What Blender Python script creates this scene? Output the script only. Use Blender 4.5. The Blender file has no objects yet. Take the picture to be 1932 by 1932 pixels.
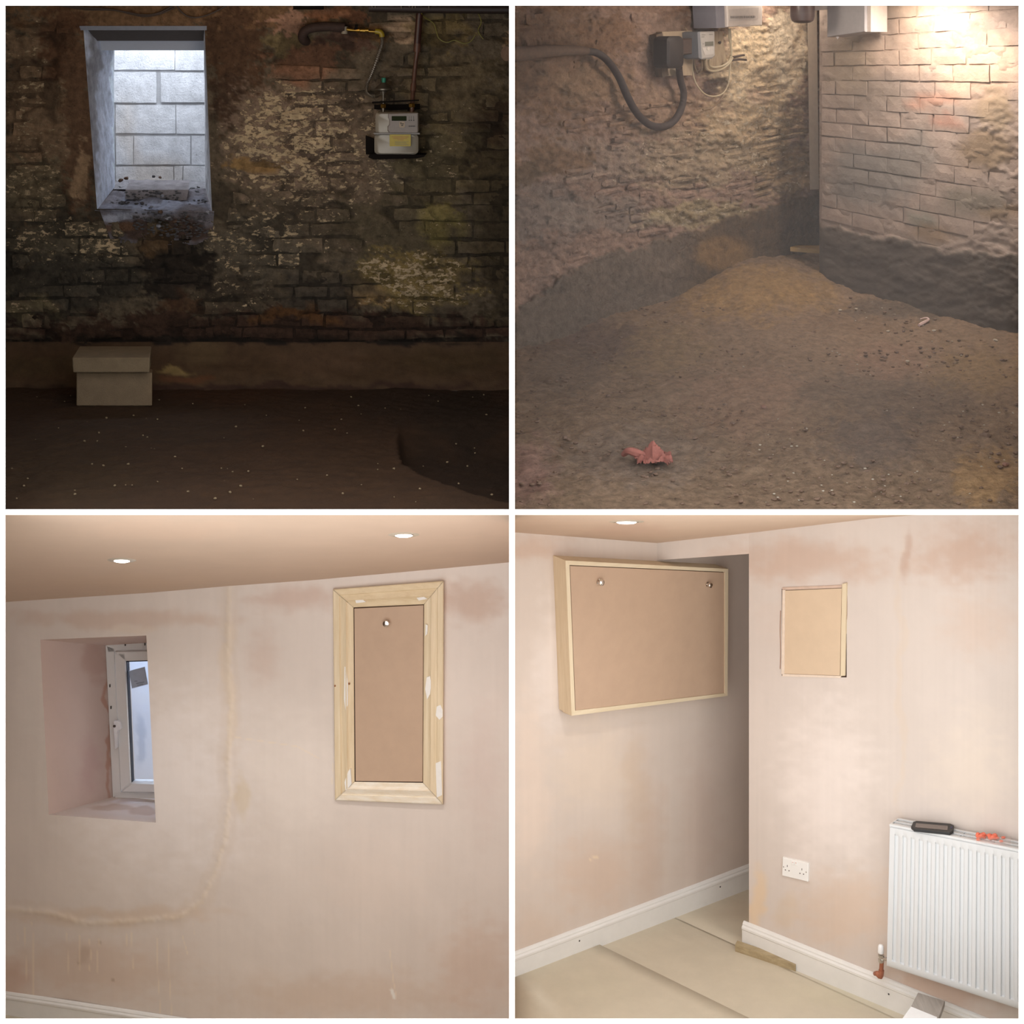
import bpy, math, random
import numpy as np
from mathutils import Vector
# ------------------------------------------------------------------ camera, sky, exposure
F = 3200.0; CX = 966.0; CY = 100.0; H = 5.4        # focal length in pixels, lens axis, eye height
S = bpy.context.scene; COL = S.collection
cam = bpy.data.cameras.new('camera'); camo = bpy.data.objects.new('camera', cam); COL.objects.link(camo)
camo.location = (0, 0, H); camo.rotation_euler = (math.radians(90), 0, 0)
cam.sensor_width = 36; cam.lens = 36*F/1932; cam.shift_y = -(966-CY)/1932; cam.clip_end = 200
S.camera = camo
S.view_settings.view_transform = 'Standard'; S.view_settings.look = 'None'
S.view_settings.gamma = 1; S.view_settings.use_curve_mapping = False; S.view_settings.exposure = 0
w = bpy.data.worlds.new('overcast_sky'); S.world = w; w.use_nodes = True
w.node_tree.nodes['Background'].inputs[0].default_value = (1, 1, 1, 1)
w.node_tree.nodes['Background'].inputs[1].default_value = 2.4

def P(px, py, Y): return Vector(((px-CX)/F*Y, Y, H-(py-CY)/F*Y))
def lamp(kind, name, loc, energy, color, size=.1, size_y=None, aim=None, spot=None, blend=.6, rot=None):
    l = bpy.data.lights.new(name, kind); l.energy = energy; l.color = color
    if kind == 'AREA':
        l.size = size
        if size_y: l.shape = 'RECTANGLE'; l.size_y = size_y
    else: l.shadow_soft_size = size
    if kind == 'SPOT': l.spot_size = math.radians(spot or 120); l.spot_blend = blend
    o = bpy.data.objects.new(name, l); COL.objects.link(o); o.location = loc
    if aim is not None: o.rotation_euler = (Vector(aim)-Vector(loc)).to_track_quat('-Z', 'Y').to_euler()
    return o
WARM = (1, .80, .58); SOFT = (1, .96, .92)
# unseen warm lamp added to brighten the wall of the window cellar
lamp('POINT', 'added_warm_fill', P(480, -15, 8.5), 7, (1, .70, .42), .06)
# daylight falling down the light well behind the cellar window and behind the finished window
lamp('AREA', 'light_well_sky', P(300, -60, 10.72), 20, (.80, .88, 1), .9, .55, aim=P(310, 300, 10.72))
lamp('AREA', 'window_daylight', P(255, 1060, 10.05), 20, (.66, .80, 1), .6, .3, aim=P(258, 1400, 10.0))
# tube lamp over the brick pier of the misty cellar
lamp('AREA', 'cellar_tube', P(1765, -13, 9.22), 28, (1, .87, .76), .65, .06, aim=P(1720, 520, 9.2))
lamp('POINT', 'added_wall_fill', P(1400, -4, 9.4), 11, (1, .86, .72), .08)  # unseen point light added to brighten the rubble wall
lamp('POINT', 'added_corner_fill', P(1480, -2, 10.4), 8, (1, .88, .74), .05)  # added fill for the dim corner and the white board

# ------------------------------------------------------------------ numeric helpers
def lin(c):
    c = np.asarray(c, float)/255.0
    return np.where(c <= .04045, c/12.92, ((c+.055)/1.055)**2.4)
def _h(i, j, s):
    n = (i.astype(np.int64)*374761393 + j.astype(np.int64)*668265263 + s*974634777) & 0x7fffffff
    n = ((n ^ (n >> 13))*1274126177) & 0x7fffffff
    n = n ^ (n >> 16)
    return (n & 0xffff)/65535.0
def vn(x, y, s=0):
    x = np.asarray(x, float); y = np.asarray(y, float)
    i = np.floor(x); j = np.floor(y); u = x-i; v = y-j
    u = u*u*(3-2*u); v = v*v*(3-2*v)
    a = _h(i, j, s); b = _h(i+1, j, s); c = _h(i, j+1, s); d = _h(i+1, j+1, s)
    return a+(b-a)*u+(c-a)*v+(a-b-c+d)*u*v
def fbm(x, y, s=0, o=4):
    r = 0; a = .5; t = 0
    for k in range(o):
        r = r+a*vn(x, y, s+k*17); t += a; a *= .5; x = np.asarray(x)*2.03; y = np.asarray(y)*2.03
    return r/t
def sst(a, b, x): t = np.clip((x-a)/(b-a), 0, 1); return t*t*(3-2*t)
class Wall:
    """vertical plane standing where two sight lines meet it at known depths"""
    def __init__(s, xa, Ya, xb, Yb):
        a = P(xa, CY, Ya); b = P(xb, CY, Yb); s.u = (b-a).normalized(); s.u.z = 0
        n = Vector((s.u.y, -s.u.x, 0));
        if n.y > 0: n = -n
        s.n = n; s.c = n.dot(a)
    def Y(s, px, off=0.): return (s.c+off)/(s.n.x*(np.asarray(px)-CX)/F+s.n.y)
    def p(s, px, py, off=0.): return P(px, py, float(s.Y(px, off)))
    def pa(s, px, py, off=0.):
        px = np.asarray(px, float); py = np.asarray(py, float); Y = s.Y(px, off)
        return np.stack([(px-CX)/F*Y, Y*np.ones_like(px), H-(py-CY)/F*Y], -1)
# ------------------------------------------------------------------ materials
MATS = {}; DIM = 1.
def nodes(name):
    m = bpy.data.materials.new(name); m.use_nodes = True; nt = m.node_tree
    return m, nt, nt.nodes['Principled BSDF'], nt.links
def noise(nt, scale, detail=4, vec=None, rough=.6, stretch=None):
    n = nt.nodes.new('ShaderNodeTexNoise'); n.inputs['Scale'].default_value = scale
    n.inputs['Detail'].default_value = detail; n.inputs['Roughness'].default_value = rough
    g = nt.nodes.new('ShaderNodeNewGeometry'); mp = nt.nodes.new('ShaderNodeMapping')
    nt.links.new(g.outputs['Position'], mp.inputs[0]); nt.links.new(mp.outputs[0], n.inputs[0])
    if stretch: mp.inputs['Scale'].default_value = stretch
    return n
def ramp(nt, src, a, b, ca=(0, 0, 0, 1), cb=(1, 1, 1, 1)):
    r = nt.nodes.new('ShaderNodeValToRGB'); r.color_ramp.elements[0].position = a; r.color_ramp.elements[1].position = b
    r.color_ramp.elements[0].color = ca; r.color_ramp.elements[1].color = cb
    nt.links.new(src, r.inputs[0]); return r
def mix(nt, mode, fac, a, b):
    m = nt.nodes.new('ShaderNodeMix'); m.data_type = 'RGBA'; m.blend_type = mode
    for sock, v in ((m.inputs[0], fac), (m.inputs[6], a), (m.inputs[7], b)):
        if hasattr(v, 'links') or isinstance(v, bpy.types.NodeSocket): nt.links.new(v, sock)
        elif isinstance(v, (int, float)): sock.default_value = v
        else: sock.default_value = (*v, 1) if len(v) == 3 else v
    return m.outputs[2]
def plain(name, rgb, rough=.5, metal=0., var=.06, scale=40, bump=0., spec=.5, coat=0., stretch=None, bd=.002):
    if name in MATS: return MATS[name]
    m, nt, b, L = nodes(name); c = lin(rgb)*DIM
    n = noise(nt, scale, 4, stretch=stretch)
    r = ramp(nt, n.outputs[0], .3, .7, (*(c*(1-var)), 1), (*np.minimum(c*(1+var), 1), 1))
    L.new(r.outputs[0], b.inputs['Base Color']); b.inputs['Roughness'].default_value = rough
    b.inputs['Metallic'].default_value = metal; b.inputs['Specular IOR Level'].default_value = spec
    b.inputs['Coat Weight'].default_value = coat
    if bump:
        bp = nt.nodes.new('ShaderNodeBump'); bp.inputs['Strength'].default_value = bump; bp.inputs['Distance'].default_value = bd
        L.new(n.outputs[0], bp.inputs['Height']); L.new(bp.outputs[0], b.inputs['Normal'])
    MATS[name] = m; return m
def wood(name, a, b2, stretch=(60, 60, 4), scale=1., rough=.6):
    m, nt, b, L = nodes(name)
    n = noise(nt, scale, 6, stretch=stretch, rough=.7); r = ramp(nt, n.outputs[0], .3, .7, (*lin(a)*DIM, 1), (*lin(b2)*DIM, 1))
    L.new(r.outputs[0], b.inputs['Base Color']); b.inputs['Roughness'].default_value = rough
    bp = nt.nodes.new('ShaderNodeBump'); bp.inputs['Strength'].default_value = .25; bp.inputs['Distance'].default_value = .001
    L.new(n.outputs[0], bp.inputs['Height']); L.new(bp.outputs[0], b.inputs['Normal'])
    MATS[name] = m; return m
def painted(name, flake=(180, 165, 140), gain=(1, 1, 1), fscale=55, rough=.85, bump=.6, bd=.01, var=.35, bscale=60, pit=0.0, fst=(1, 1, 1.9), spec=.3, vscale=14):
    """surface whose stains and painted shading come from the Col / Flk attributes of its mesh, with fine flaking and grain on top"""
    m, nt, b, L = nodes(name)
    at = nt.nodes.new('ShaderNodeAttribute'); at.attribute_name = 'Col'
    fl = nt.nodes.new('ShaderNodeAttribute'); fl.attribute_name = 'Flk'
    n1 = noise(nt, vscale, 6, rough=.65); r1 = ramp(nt, n1.outputs[0], .3, .7, (1-var, 1-var, 1-var, 1), (1+var*.8, 1+var*.8, 1+var*.8, 1))
    c = mix(nt, 'MULTIPLY', 1.0, at.outputs['Color'], r1.outputs[0])
    nf = noise(nt, fscale*.35, 8, rough=.72, stretch=fst)
    ad = nt.nodes.new('ShaderNodeMath'); ad.operation = 'ADD'; L.new(nf.outputs[0], ad.inputs[0]); L.new(fl.outputs['Fac'], ad.inputs[1])
    rf = ramp(nt, ad.outputs[0], .985, 1.02)
    fc = lin(flake)/np.array(gain); fc = np.minimum(fc, .85)
    nn = noise(nt, 23, 5); r2 = ramp(nt, nn.outputs[0], .3, .7, (*(fc*.72), 1), (*np.minimum(fc*1.15, .9), 1))
    c = mix(nt, 'MIX', rf.outputs[0], c, r2.outputs[0])
    n3 = noise(nt, bscale, 9, rough=.7)
    if pit:
        npit = noise(nt, bscale*1.5, 5, rough=.6, stretch=(1, 1, 1.5)); rp = ramp(nt, npit.outputs[0], .30, .38, (1-pit, 1-pit, 1-pit, 1), (1, 1, 1, 1))
        c = mix(nt, 'MULTIPLY', 1.0, c, rp.outputs[0])
    L.new(c, b.inputs['Base Color']); b.inputs['Roughness'].default_value = rough; b.inputs['Specular IOR Level'].default_value = spec
    if bump:
        a2 = nt.nodes.new('ShaderNodeMath'); a2.operation = 'MULTIPLY_ADD'; L.new(rf.outputs[0], a2.inputs[0]); a2.inputs[1].default_value = .35
        L.new(n3.outputs[0], a2.inputs[2])
        bp = nt.nodes.new('ShaderNodeBump'); bp.inputs['Strength'].default_value = bump; bp.inputs['Distance'].default_value = bd
        L.new(a2.outputs[0], bp.inputs['Height']); L.new(bp.outputs[0], b.inputs['Normal'])
    MATS[name] = m; return m
def emit(name, rgb, k):
    m, nt, b, L = nodes(name); b.inputs['Base Color'].default_value = (*rgb, 1)
    b.inputs['Emission Color'].default_value = (*rgb, 1); b.inputs['Emission Strength'].default_value = k; return m
# ------------------------------------------------------------------ objects
BASE = {}
def tag(o, label=None, cat=None, group=None, kind=None):
    if label: o['label'] = label
    if cat: o['category'] = cat
    if group: o['group'] = group
    if kind: o['kind'] = kind
    return o
def empty(name, loc, label, cat, group=None):
    o = bpy.data.objects.new(name, None); COL.objects.link(o); o.location = loc; o.empty_display_size = .05
    BASE[o.name] = Vector(loc); return tag(o, label, cat, group)
class MB:
    def __init__(s): s.v = []; s.f = []
    def add(s, vs, fs): k = len(s.v); s.v += [Vector(v) for v in vs]; s.f += [tuple(k+i for i in f) for f in fs]; return s
    def hexa(s, p):   # 4 front points, 4 back points
        return s.add(p, [(0, 1, 2, 3), (7, 6, 5, 4), (0, 4, 5, 1), (1, 5, 6, 2), (2, 6, 7, 3), (3, 7, 4, 0)])
    def prism(s, pts, ext):
        n = len(pts); pts = [Vector(p) for p in pts]; ext = Vector(ext)
        return s.add(pts+[p+ext for p in pts], [tuple(range(n)), tuple(range(2*n-1, n-1, -1))]+[(i, n+i, n+(i+1) % n, (i+1) % n) for i in range(n)])
    def bev(s, pts, ext, b):   # prism with its front edges bevelled; front = pts, ext goes backwards
        n = len(pts); pts = [Vector(p) for p in pts]; ext = Vector(ext); c = sum(pts, Vector())/n; e = ext.normalized()
        ins = [p+(c-p).normalized()*b*1.3 for p in pts]; mid = [p+e*b for p in pts]; bk = [p+ext for p in pts]
        fs = [tuple(range(n))]+[(i, n+i, n+(i+1) % n, (i+1) % n) for i in range(n)]+[(n+i, 2*n+i, 2*n+(i+1) % n, n+(i+1) % n) for i in range(n)]+[tuple(range(3*n-1, 2*n-1, -1))]
        return s.add(ins+mid+bk, fs)
    def tube(s, pts, r, seg=10, caps=True, smooth=4, ribs=0):
        pts = [Vector(p) for p in pts]
        if smooth and len(pts) > 2:
            q = []
            for i in range(len(pts)-1):
                a = pts[max(i-1, 0)]; b = pts[i]; c = pts[i+1]; d = pts[min(i+2, len(pts)-1)]
                for k in range(smooth):
                    t = k/smooth; q.append(.5*((2*b)+(c-a)*t+(2*a-5*b+4*c-d)*t*t+(3*b-a-3*c+d)*t**3))
            q.append(pts[-1]); pts = q
        n = len(pts); rr = r if hasattr(r, '__len__') else [r]*n
        if len(rr) != n: rr = list(np.interp(np.linspace(0, 1, n), np.linspace(0, 1, len(rr)), rr))
        k = len(s.v); up = Vector((.13, .3, .94))
        for i, p in enumerate(pts):
            t = (pts[min(i+1, n-1)]-pts[max(i-1, 0)]).normalized(); a = t.cross(up)
            if a.length < .1: a = t.cross(Vector((1, 0, 0)))
            a.normalize(); b = t.cross(a); ri = rr[i]*(1+(.22 if ribs and i % 2 else 0))
            s.v += [p+(a*math.cos(2*math.pi*j/seg)+b*math.sin(2*math.pi*j/seg))*ri for j in range(seg)]
        for i in range(n-1):
            for j in range(seg):
                s.f.append((k+i*seg+j, k+i*seg+(j+1) % seg, k+(i+1)*seg+(j+1) % seg, k+(i+1)*seg+j))
        if caps: s.f.append(tuple(k+j for j in range(seg))[::-1]); s.f.append(tuple(k+(n-1)*seg+j for j in range(seg)))
        return s
    def lathe(s, o, axis, prof, seg=20):   # prof = (distance along axis, radius)
        o = Vector(o); ax = Vector(axis).normalized(); return s.tube([o+ax*d for d, r in prof], [max(r, 1e-4) for d, r in prof], seg, True, 0)
    def rock(s, c, sx, sy, sz, rng, n=1):
        t = (1+5**.5)/2; vs = [(-1, t, 0), (1, t, 0), (-1, -t, 0), (1, -t, 0), (0, -1, t), (0, 1, t), (0, -1, -t), (0, 1, -t), (t, 0, -1), (t, 0, 1), (-t, 0, -1), (-t, 0, 1)]
        fs = [(0, 11, 5), (0, 5, 1), (0, 1, 7), (0, 7, 10), (0, 10, 11), (1, 5, 9), (5, 11, 4), (11, 10, 2), (10, 7, 6), (7, 1, 8), (3, 9, 4), (3, 4, 2), (3, 2, 6), (3, 6, 8), (3, 8, 9), (4, 9, 5), (2, 4, 11), (6, 2, 10), (8, 6, 7), (9, 8, 1)]
        a = rng.uniform(0, 6.28); out = []
        for v in vs:
            v = Vector(v).normalized()*rng.uniform(.72, 1.18); x, y = v.x*math.cos(a)-v.y*math.sin(a), v.x*math.sin(a)+v.y*math.cos(a)
            out.append(Vector(c)+Vector((x*sx, y*sy, v.z*sz)))
        return s.add(out, fs)
def obj(name, mb, mat, parent=None, smooth=False, label=None, base=None):
    me = bpy.data.meshes.new(name); vs = mb.v
    if parent is not None: off = BASE.get(parent.name, Vector((0, 0, 0)))
    elif base is not None: off = Vector(base)
    else:
        xs = [v.x for v in vs]; ys = [v.y for v in vs]; zs = [v.z for v in vs]
        off = Vector(((min(xs)+max(xs))/2, (min(ys)+max(ys))/2, min(zs)))
    me.from_pydata([v-off for v in vs], [], mb.f); me.materials.append(mat)
    o = bpy.data.objects.new(name, me); COL.objects.link(o)
    if parent is None: o.location = off
    else: o.parent = parent
    BASE[o.name] = off.copy()
    if smooth: me.polygons.foreach_set('use_smooth', [True]*len(me.polygons)); me.set_sharp_from_angle(angle=math.radians(40))
    if label: o['label'] = label
    return o
def sheet(name, pos, col, flk, mat, parent=None, mask=None, smooth=True, extra=None):
    """grid of points (n,m,3) -> mesh with colour and flake attributes"""
    n, m = pos.shape[:2]; me = bpy.data.meshes.new(name)
    idx = np.arange(n*m).reshape(n, m)
    q = np.stack([idx[:-1, :-1], idx[1:, :-1], idx[1:, 1:], idx[:-1, 1:]], -1)
    if mask is not None: q = q[mask]
    q = q.reshape(-1, 4)
    me.vertices.add(n*m); me.vertices.foreach_set('co', pos.reshape(-1).astype(np.float32))
    me.loops.add(q.size); me.loops.foreach_set('vertex_index', q.reshape(-1).astype(np.int32))
    me.polygons.add(len(q)); me.polygons.foreach_set('loop_start', np.arange(0, q.size, 4, dtype=np.int32))
    me.update(); me.validate()
    if smooth: me.polygons.foreach_set('use_smooth', np.ones(len(me.polygons), bool))
    setattrs(me, col.reshape(-1, 3), flk.reshape(-1)); me.materials.append(mat)
    o = bpy.data.objects.new(name, me); COL.objects.link(o)
    if parent is not None: o.parent = parent
    BASE[o.name] = Vector((0, 0, 0)); return o
def setattrs(me, col, flk):
    a = me.attributes.new('Col', 'FLOAT_COLOR', 'POINT')
    a.data.foreach_set('color', np.concatenate([col, np.ones((len(col), 1))], 1).astype(np.float32).reshape(-1))
    b = me.attributes.new('Flk', 'FLOAT', 'POINT'); b.data.foreach_set('value', flk.astype(np.float32).reshape(-1))
def painter(base, blobs, gain, seed=0, warp=14, wscale=40., flk0=0., ragA=.55, ragB=0.):
    """stains and painted-in light or shade as soft ragged patches: (cx, cy, rx, ry, rgb or None, strength, edge, flake or None)"""
    g = np.array(gain, float)
    def f(x, y):
        x = np.asarray(x, float); y = np.asarray(y, float)
        wx = x+(fbm(x/wscale, y/wscale, seed+3)-.5)*warp*2; wy = y+(fbm(x/wscale, y/wscale, seed+9)-.5)*warp*2
        col = np.ones(x.shape+(3,))*lin(base)/g; fk = np.ones(x.shape)*flk0
        for k, (cx, cy, rx, ry, rgb, st, ed, fl) in enumerate(blobs):
            d = np.sqrt(((wx-cx)/rx)**2+((wy-cy)/ry)**2)+(fbm(x/22, y/13, seed+31+k)-.5)*ragA+(fbm(x/6, y/3.6, seed+57+k)-.5)*ragB
            m = (1-sst(1-ed, 1, d))*st
            if rgb is not None: col = col*(1-m[..., None])+lin(rgb)/g*m[..., None]
            if fl is not None: fk = fk*(1-m)+fl*m
        return np.clip(col, .004, .9), fk
    return f
def masonry(W, rows, fmap, mat, parent, paint, rng, name='brick', prot=.012, jit=1.5, rough=.006, tint=.15, skip=None, depth=.03):
    """rows of (t0,t1,[x0,x1..]); fmap(x,t)->py"""
    cnt = 0
    for (t0, t1, xs) in rows:
        for a, b in zip(xs[:-1], xs[1:]):
            g = jit*.9
            xa, xb = a+g+rng.uniform(-.6, .6)*jit, b-g+rng.uniform(-.6, .6)*jit
            if xb-xa < 6: continue
            xm = (a+b)/2
            if skip and skip(xm, fmap(xm, (t0+t1)/2)): continue
            U, V = np.meshgrid(np.linspace(0, 1, 6), np.linspace(0, 1, 3), indexing='ij')
            X = xa+(xb-xa)*U; yT = np.array([fmap(x, t0) for x in X[:, 0]]); yB = np.array([fmap(x, t1) for x in X[:, 0]])
            jt, jb = rng.uniform(-.5, .5)*jit, rng.uniform(-.5, .5)*jit
            Yy = (yT+g+jt)[:, None]*(1-V)+(yB-g+jb)[:, None]*V
            edge = ((U < .01) | (U > .99) | (V < .01) | (V > .99))
            X = X+edge*(np.array([[rng.uniform(-1, 1)]*1 for _ in range(18)]).reshape(6, 3))*jit*.5
            Yy = Yy+edge*(np.array([[rng.uniform(-1, 1)]*1 for _ in range(18)]).reshape(6, 3))*jit*.5
            off = prot+rng.uniform(-.4, .5)*prot+(fbm(X/9, Yy/6, 77)-.5)*2*rough-edge*rough*.6
            pf = W.pa(X, Yy, off)
            ring = [(i, 0) for i in range(6)]+[(5, 1), (5, 2)]+[(i, 2) for i in range(4, -1, -1)]+[(0, 1)]
            back = np.array([pf[i, j]-np.array(W.n)*(depth+off[i, j]) for i, j in ring])
            vs = np.concatenate([pf.reshape(-1, 3), back]); fs = []
            for i in range(5):
                for j in range(2): fs.append((i*3+j, i*3+j+1, (i+1)*3+j+1, (i+1)*3+j))
            R = len(ring)
            for k in range(R):
                a1 = ring[k][0]*3+ring[k][1]; b1 = ring[(k+1) % R][0]*3+ring[(k+1) % R][1]
                fs.append((a1, b1, 18+(k+1) % R, 18+k))
            me = bpy.data.meshes.new(name); c0 = vs.mean(0); me.from_pydata([tuple(v-c0) for v in vs], [], fs)
            col, fk = paint(X, Yy); tf = 1+rng.uniform(-tint, tint); col = np.clip(col*tf, .003, .9)
            rc = np.array([col[i, j] for i, j in ring])*.8; rf = np.array([fk[i, j] for i, j in ring])*.9
            setattrs(me, np.concatenate([col.reshape(-1, 3), rc]), np.concatenate([fk.reshape(-1)+rng.uniform(-.03, .03), rf]))
            me.materials.append(mat)
            o = bpy.data.objects.new(name, me); COL.objects.link(o); o.parent = parent; o.location = c0; cnt += 1
    return cnt
def patches(xs, ys, ns, ms):
    """4x4 control points xs[i][j], ys[i][j] -> fine grid + mask without the centre patch"""
    I, J = len(ns), len(ms); N, M = sum(ns)+1, sum(ms)+1; X = np.zeros((N, M)); Y = np.zeros((N, M)); mask = np.ones((N-1, M-1), bool); a = 0
    for i in range(I):
        b = 0
        for j in range(J):
            u, v = np.meshgrid(np.linspace(0, 1, ns[i]+1), np.linspace(0, 1, ms[j]+1), indexing='ij')
            for T, C in ((X, xs), (Y, ys)):
                T[a:a+ns[i]+1, b:b+ms[j]+1] = (C[i][j]*(1-u)*(1-v)+C[i+1][j]*u*(1-v)+C[i][j+1]*(1-u)*v+C[i+1][j+1]*u*v)
            if i == 1 and j == 1: mask[a:a+ns[i], b:b+ms[j]] = False
            b += ms[j]
        a += ns[i]
    return X, Y, mask
def quadpatch(W0, q, offs, n, m, paint, disp=None):
    """bilinear surface between four 3-D corners, coloured with paint(px,py)"""
    u, v = np.meshgrid(np.linspace(0, 1, n), np.linspace(0, 1, m), indexing='ij'); q = [np.array(a) for a in q]
    pos = q[0]*((1-u)*(1-v))[..., None]+q[1]*(u*(1-v))[..., None]+q[2]*(u*v)[..., None]+q[3]*((1-u)*v)[..., None]
    return pos
def topix(pos): Y = pos[..., 1]; return CX+pos[..., 0]/Y*F, CY+(H-pos[..., 2])/Y*F
R = random.Random(5)
WHITE = plain('white_plaster_edge', (246, 246, 245), .8, var=.01)
# ------------------------------------------------------------------ outer shell: front wall with four openings, party walls, slabs
YF = 6.80; YB = 6.815
def box(mb, x0, x1, y0, y1, z0, z1):
    return mb.hexa([(x0, y0, z0), (x1, y0, z0), (x1, y0, z1), (x0, y0, z1), (x0, y1, z0), (x1, y1, z0), (x1, y1, z1), (x0, y1, z1)])
mb = MB()
def X_(px, Y): return (px-CX)/F*Y
def Z_(py, Y): return H-(py-CY)/F*Y
XL, XR, ZT, ZB = -3.25, 3.35, H+.75, -.05
# each member is a solid bar: left, right, top, bottom, the upright and the rail between the rooms
box(mb, XL, X_(10.5, YB), YF, YB, ZB, ZT); box(mb, X_(1921.5, YB), XR, YF, YB, ZB, ZT)
box(mb, X_(10.5, YB), X_(1921.5, YB), YF, YB, Z_(10.5, YF), ZT); box(mb, X_(10.5, YB), X_(1921.5, YB), YF, YB, ZB, Z_(1921.5, YB))
box(mb, X_(960.7, YF), X_(971.3, YF), YF, YB, Z_(1921.5, YF), Z_(10.5, YF))
box(mb, X_(10.5, YB), X_(960.7, YF), YF, YB, Z_(971.3, YF), Z_(960.7, YB)); box(mb, X_(971.3, YF), X_(1921.5, YB), YF, YB, Z_(971.3, YF), Z_(960.7, YB))
tag(obj('wall_front', mb, WHITE, base=(0, 0, 0)), 'thin white plastered front wall with four square openings into the rooms', 'wall', kind='structure')
shell = plain('rough_shell', (120, 100, 84), .95, bump=.4); shell2 = plain('pink_shell', (205, 180, 162), .9)
mb = MB(); box(mb, X_(961.5, YB), X_(970.5, YB), YB, 11.6, H-2.0, ZT)
tag(obj('wall_middle', mb, shell, base=(0, 0, 0)), 'party wall dividing the two unfinished cellars', 'wall', kind='structure')
mb = MB(); box(mb, X_(961.5, YB), X_(970.5, YB), YB, 10.2, 0, H-1.9)
tag(obj('wall_middle', mb, shell2, base=(0, 0, 0)), 'party wall dividing the two plastered rooms', 'wall', kind='structure')
mb = MB(); mb.hexa([P(10, 970.5, YB), P(1925, 970.5, YB), P(1925, 961.5, YB), P(10, 961.5, YB), P(-60, 970.5, 7.06), P(2000, 970.5, 7.06), P(2000, 961.5, 7.06), P(-60, 961.5, 7.06)])
tag(obj('floor_edge', mb, shell, base=(0, 0, 0)), 'front lip of the slab between upper cellars and lower rooms', 'floor', kind='structure')
mb = MB(); box(mb, XL-.05, XL, YF, 11.7, ZB, ZT); tag(obj('wall_left', mb, shell, base=(0, 0, 0)), 'outer left wall of the house', 'wall', kind='structure')
mb = MB(); box(mb, XR, XR+.05, YF, 11.7, ZB, ZT); tag(obj('wall_right', mb, shell, base=(0, 0, 0)), 'outer right wall of the house', 'wall', kind='structure')
mb = MB(); box(mb, XL, 0, YF, 9.75, H+.38, H+.45); tag(obj('ceiling', mb, shell, base=(0, 0, 0)), 'rough ceiling over the window cellar', 'ceiling', kind='structure')
mb = MB(); box(mb, 0, XR, YF, 11.7, H+.38, H+.45); tag(obj('ceiling', mb, shell, base=(0, 0, 0)), 'rough ceiling over the misty cellar', 'ceiling', kind='structure')
mb = MB(); box(mb, 0, XR, 11.6, 11.7, H-2, H+.5); tag(obj('wall_back', mb, shell, base=(0, 0, 0)), 'dark end wall behind the brick pier', 'wall', kind='structure')
# ================================================================== ROOM 1: dark cellar with the light-well window
W1 = Wall(10, 9.6, 960, 9.6); G1 = (.47, .43, .40); DIM = .58
FZ1 = 1.86      # floor lies this far below the lens
BL = [  # (cx, cy, rx, ry, rgb, strength, edge, flake)
    (70, 210, 75, 200, (96, 74, 54), .9, .35, .34), (60, 350, 90, 60, (80, 68, 50), .8, .5, .36),
    (300, 25, 330, 42, (92, 66, 44), .9, .4, .10), (125, 90, 50, 90, (70, 46, 30), .9, .4, .05), (150, 250, 36, 190, (74, 52, 36), .9, .35, .08),
    (150, 330, 16, 60, (112, 88, 64), .8, .4, .1), (445, 110, 62, 130, (62, 42, 28), .95, .4, .04), (430, 190, 46, 60, (52, 36, 25), .8, .5, .05),
    (610, 300, 190, 190, (92, 74, 58), .8, .6, .42), (520, 260, 120, 120, (104, 84, 68), .7, .6, .47), (480, 310, 60, 14, (112, 84, 48), .8, .5, .1),
    (575, 120, 75, 40, (104, 70, 50), .8, .4, .25), (540, 78, 50, 22, (96, 80, 50), .6, .5, .1), (650, 78, 60, 20, (66, 44, 34), .8, .4, .1),
    (545, 40, 42, 28, (128, 94, 74), .9, .25, .2), (640, 28, 60, 18, (112, 72, 48), .8, .3, .1), (700, 60, 50, 20, (92, 62, 34), .6, .4, .1),
    (770, 58, 34, 26, (124, 100, 78), .9, .25, .1), (790, 80, 16, 10, (120, 98, 78), .8, .3, .1), (830, 60, 60, 40, (92, 74, 42), .7, .5, .2),
    (960, 85, 20, 16, (130, 100, 70), .8, .3, .1), (850, 170, 120, 90, (76, 62, 42), .7, .6, .26), (840, 300, 120, 90, (80, 66, 42), .6, .6, .36),
    (940, 400, 60, 300, (46, 36, 22), .8, .6, .16), (930, 230, 34, 50, (42, 28, 16), .8, .5, .05),
    (110, 460, 170, 60, (62, 54, 42), .8, .5, .41), (560, 420, 200, 60, (66, 55, 42), .7, .6, .34), (480, 470, 120, 80, (70, 60, 48), .7, .5, .42),
    (760, 430, 150, 90, (62, 52, 36), .7, .6, .24), (835, 420, 40, 50, (96, 82, 44), .7, .5, .30), (770, 530, 130, 66, (104, 84, 46), .75, .5, .48),
    (690, 560, 40, 22, (130, 98, 60), .6, .5, .45), (120, 530, 200, 60, (46, 40, 32), .9, .5, .28), (60, 580, 60, 20, (84, 72, 50), .6, .5, .4),
    (620, 560, 110, 60, (50, 42, 34), .8, .6, .2), (440, 560, 70, 60, (50, 40, 30), .8, .6, .36),
    (335, 500, 78, 90, (30, 23, 17), .95, .45, .06), (300, 450, 40, 26, (78, 56, 34), .5, .5, .1), (345, 575, 60, 28, (56, 36, 22), .8, .5, .1),
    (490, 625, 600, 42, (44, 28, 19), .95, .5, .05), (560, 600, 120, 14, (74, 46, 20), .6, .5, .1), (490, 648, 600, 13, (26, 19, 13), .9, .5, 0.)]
BL = [b[:6]+(b[6]*.6, b[7]+.07 if b[7] and b[7] > .2 else b[7]) for b in BL]
p1 = painter((70, 58, 44), BL, G1, 11, 22, flk0=.30, ragA=.9, ragB=.8)
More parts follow.
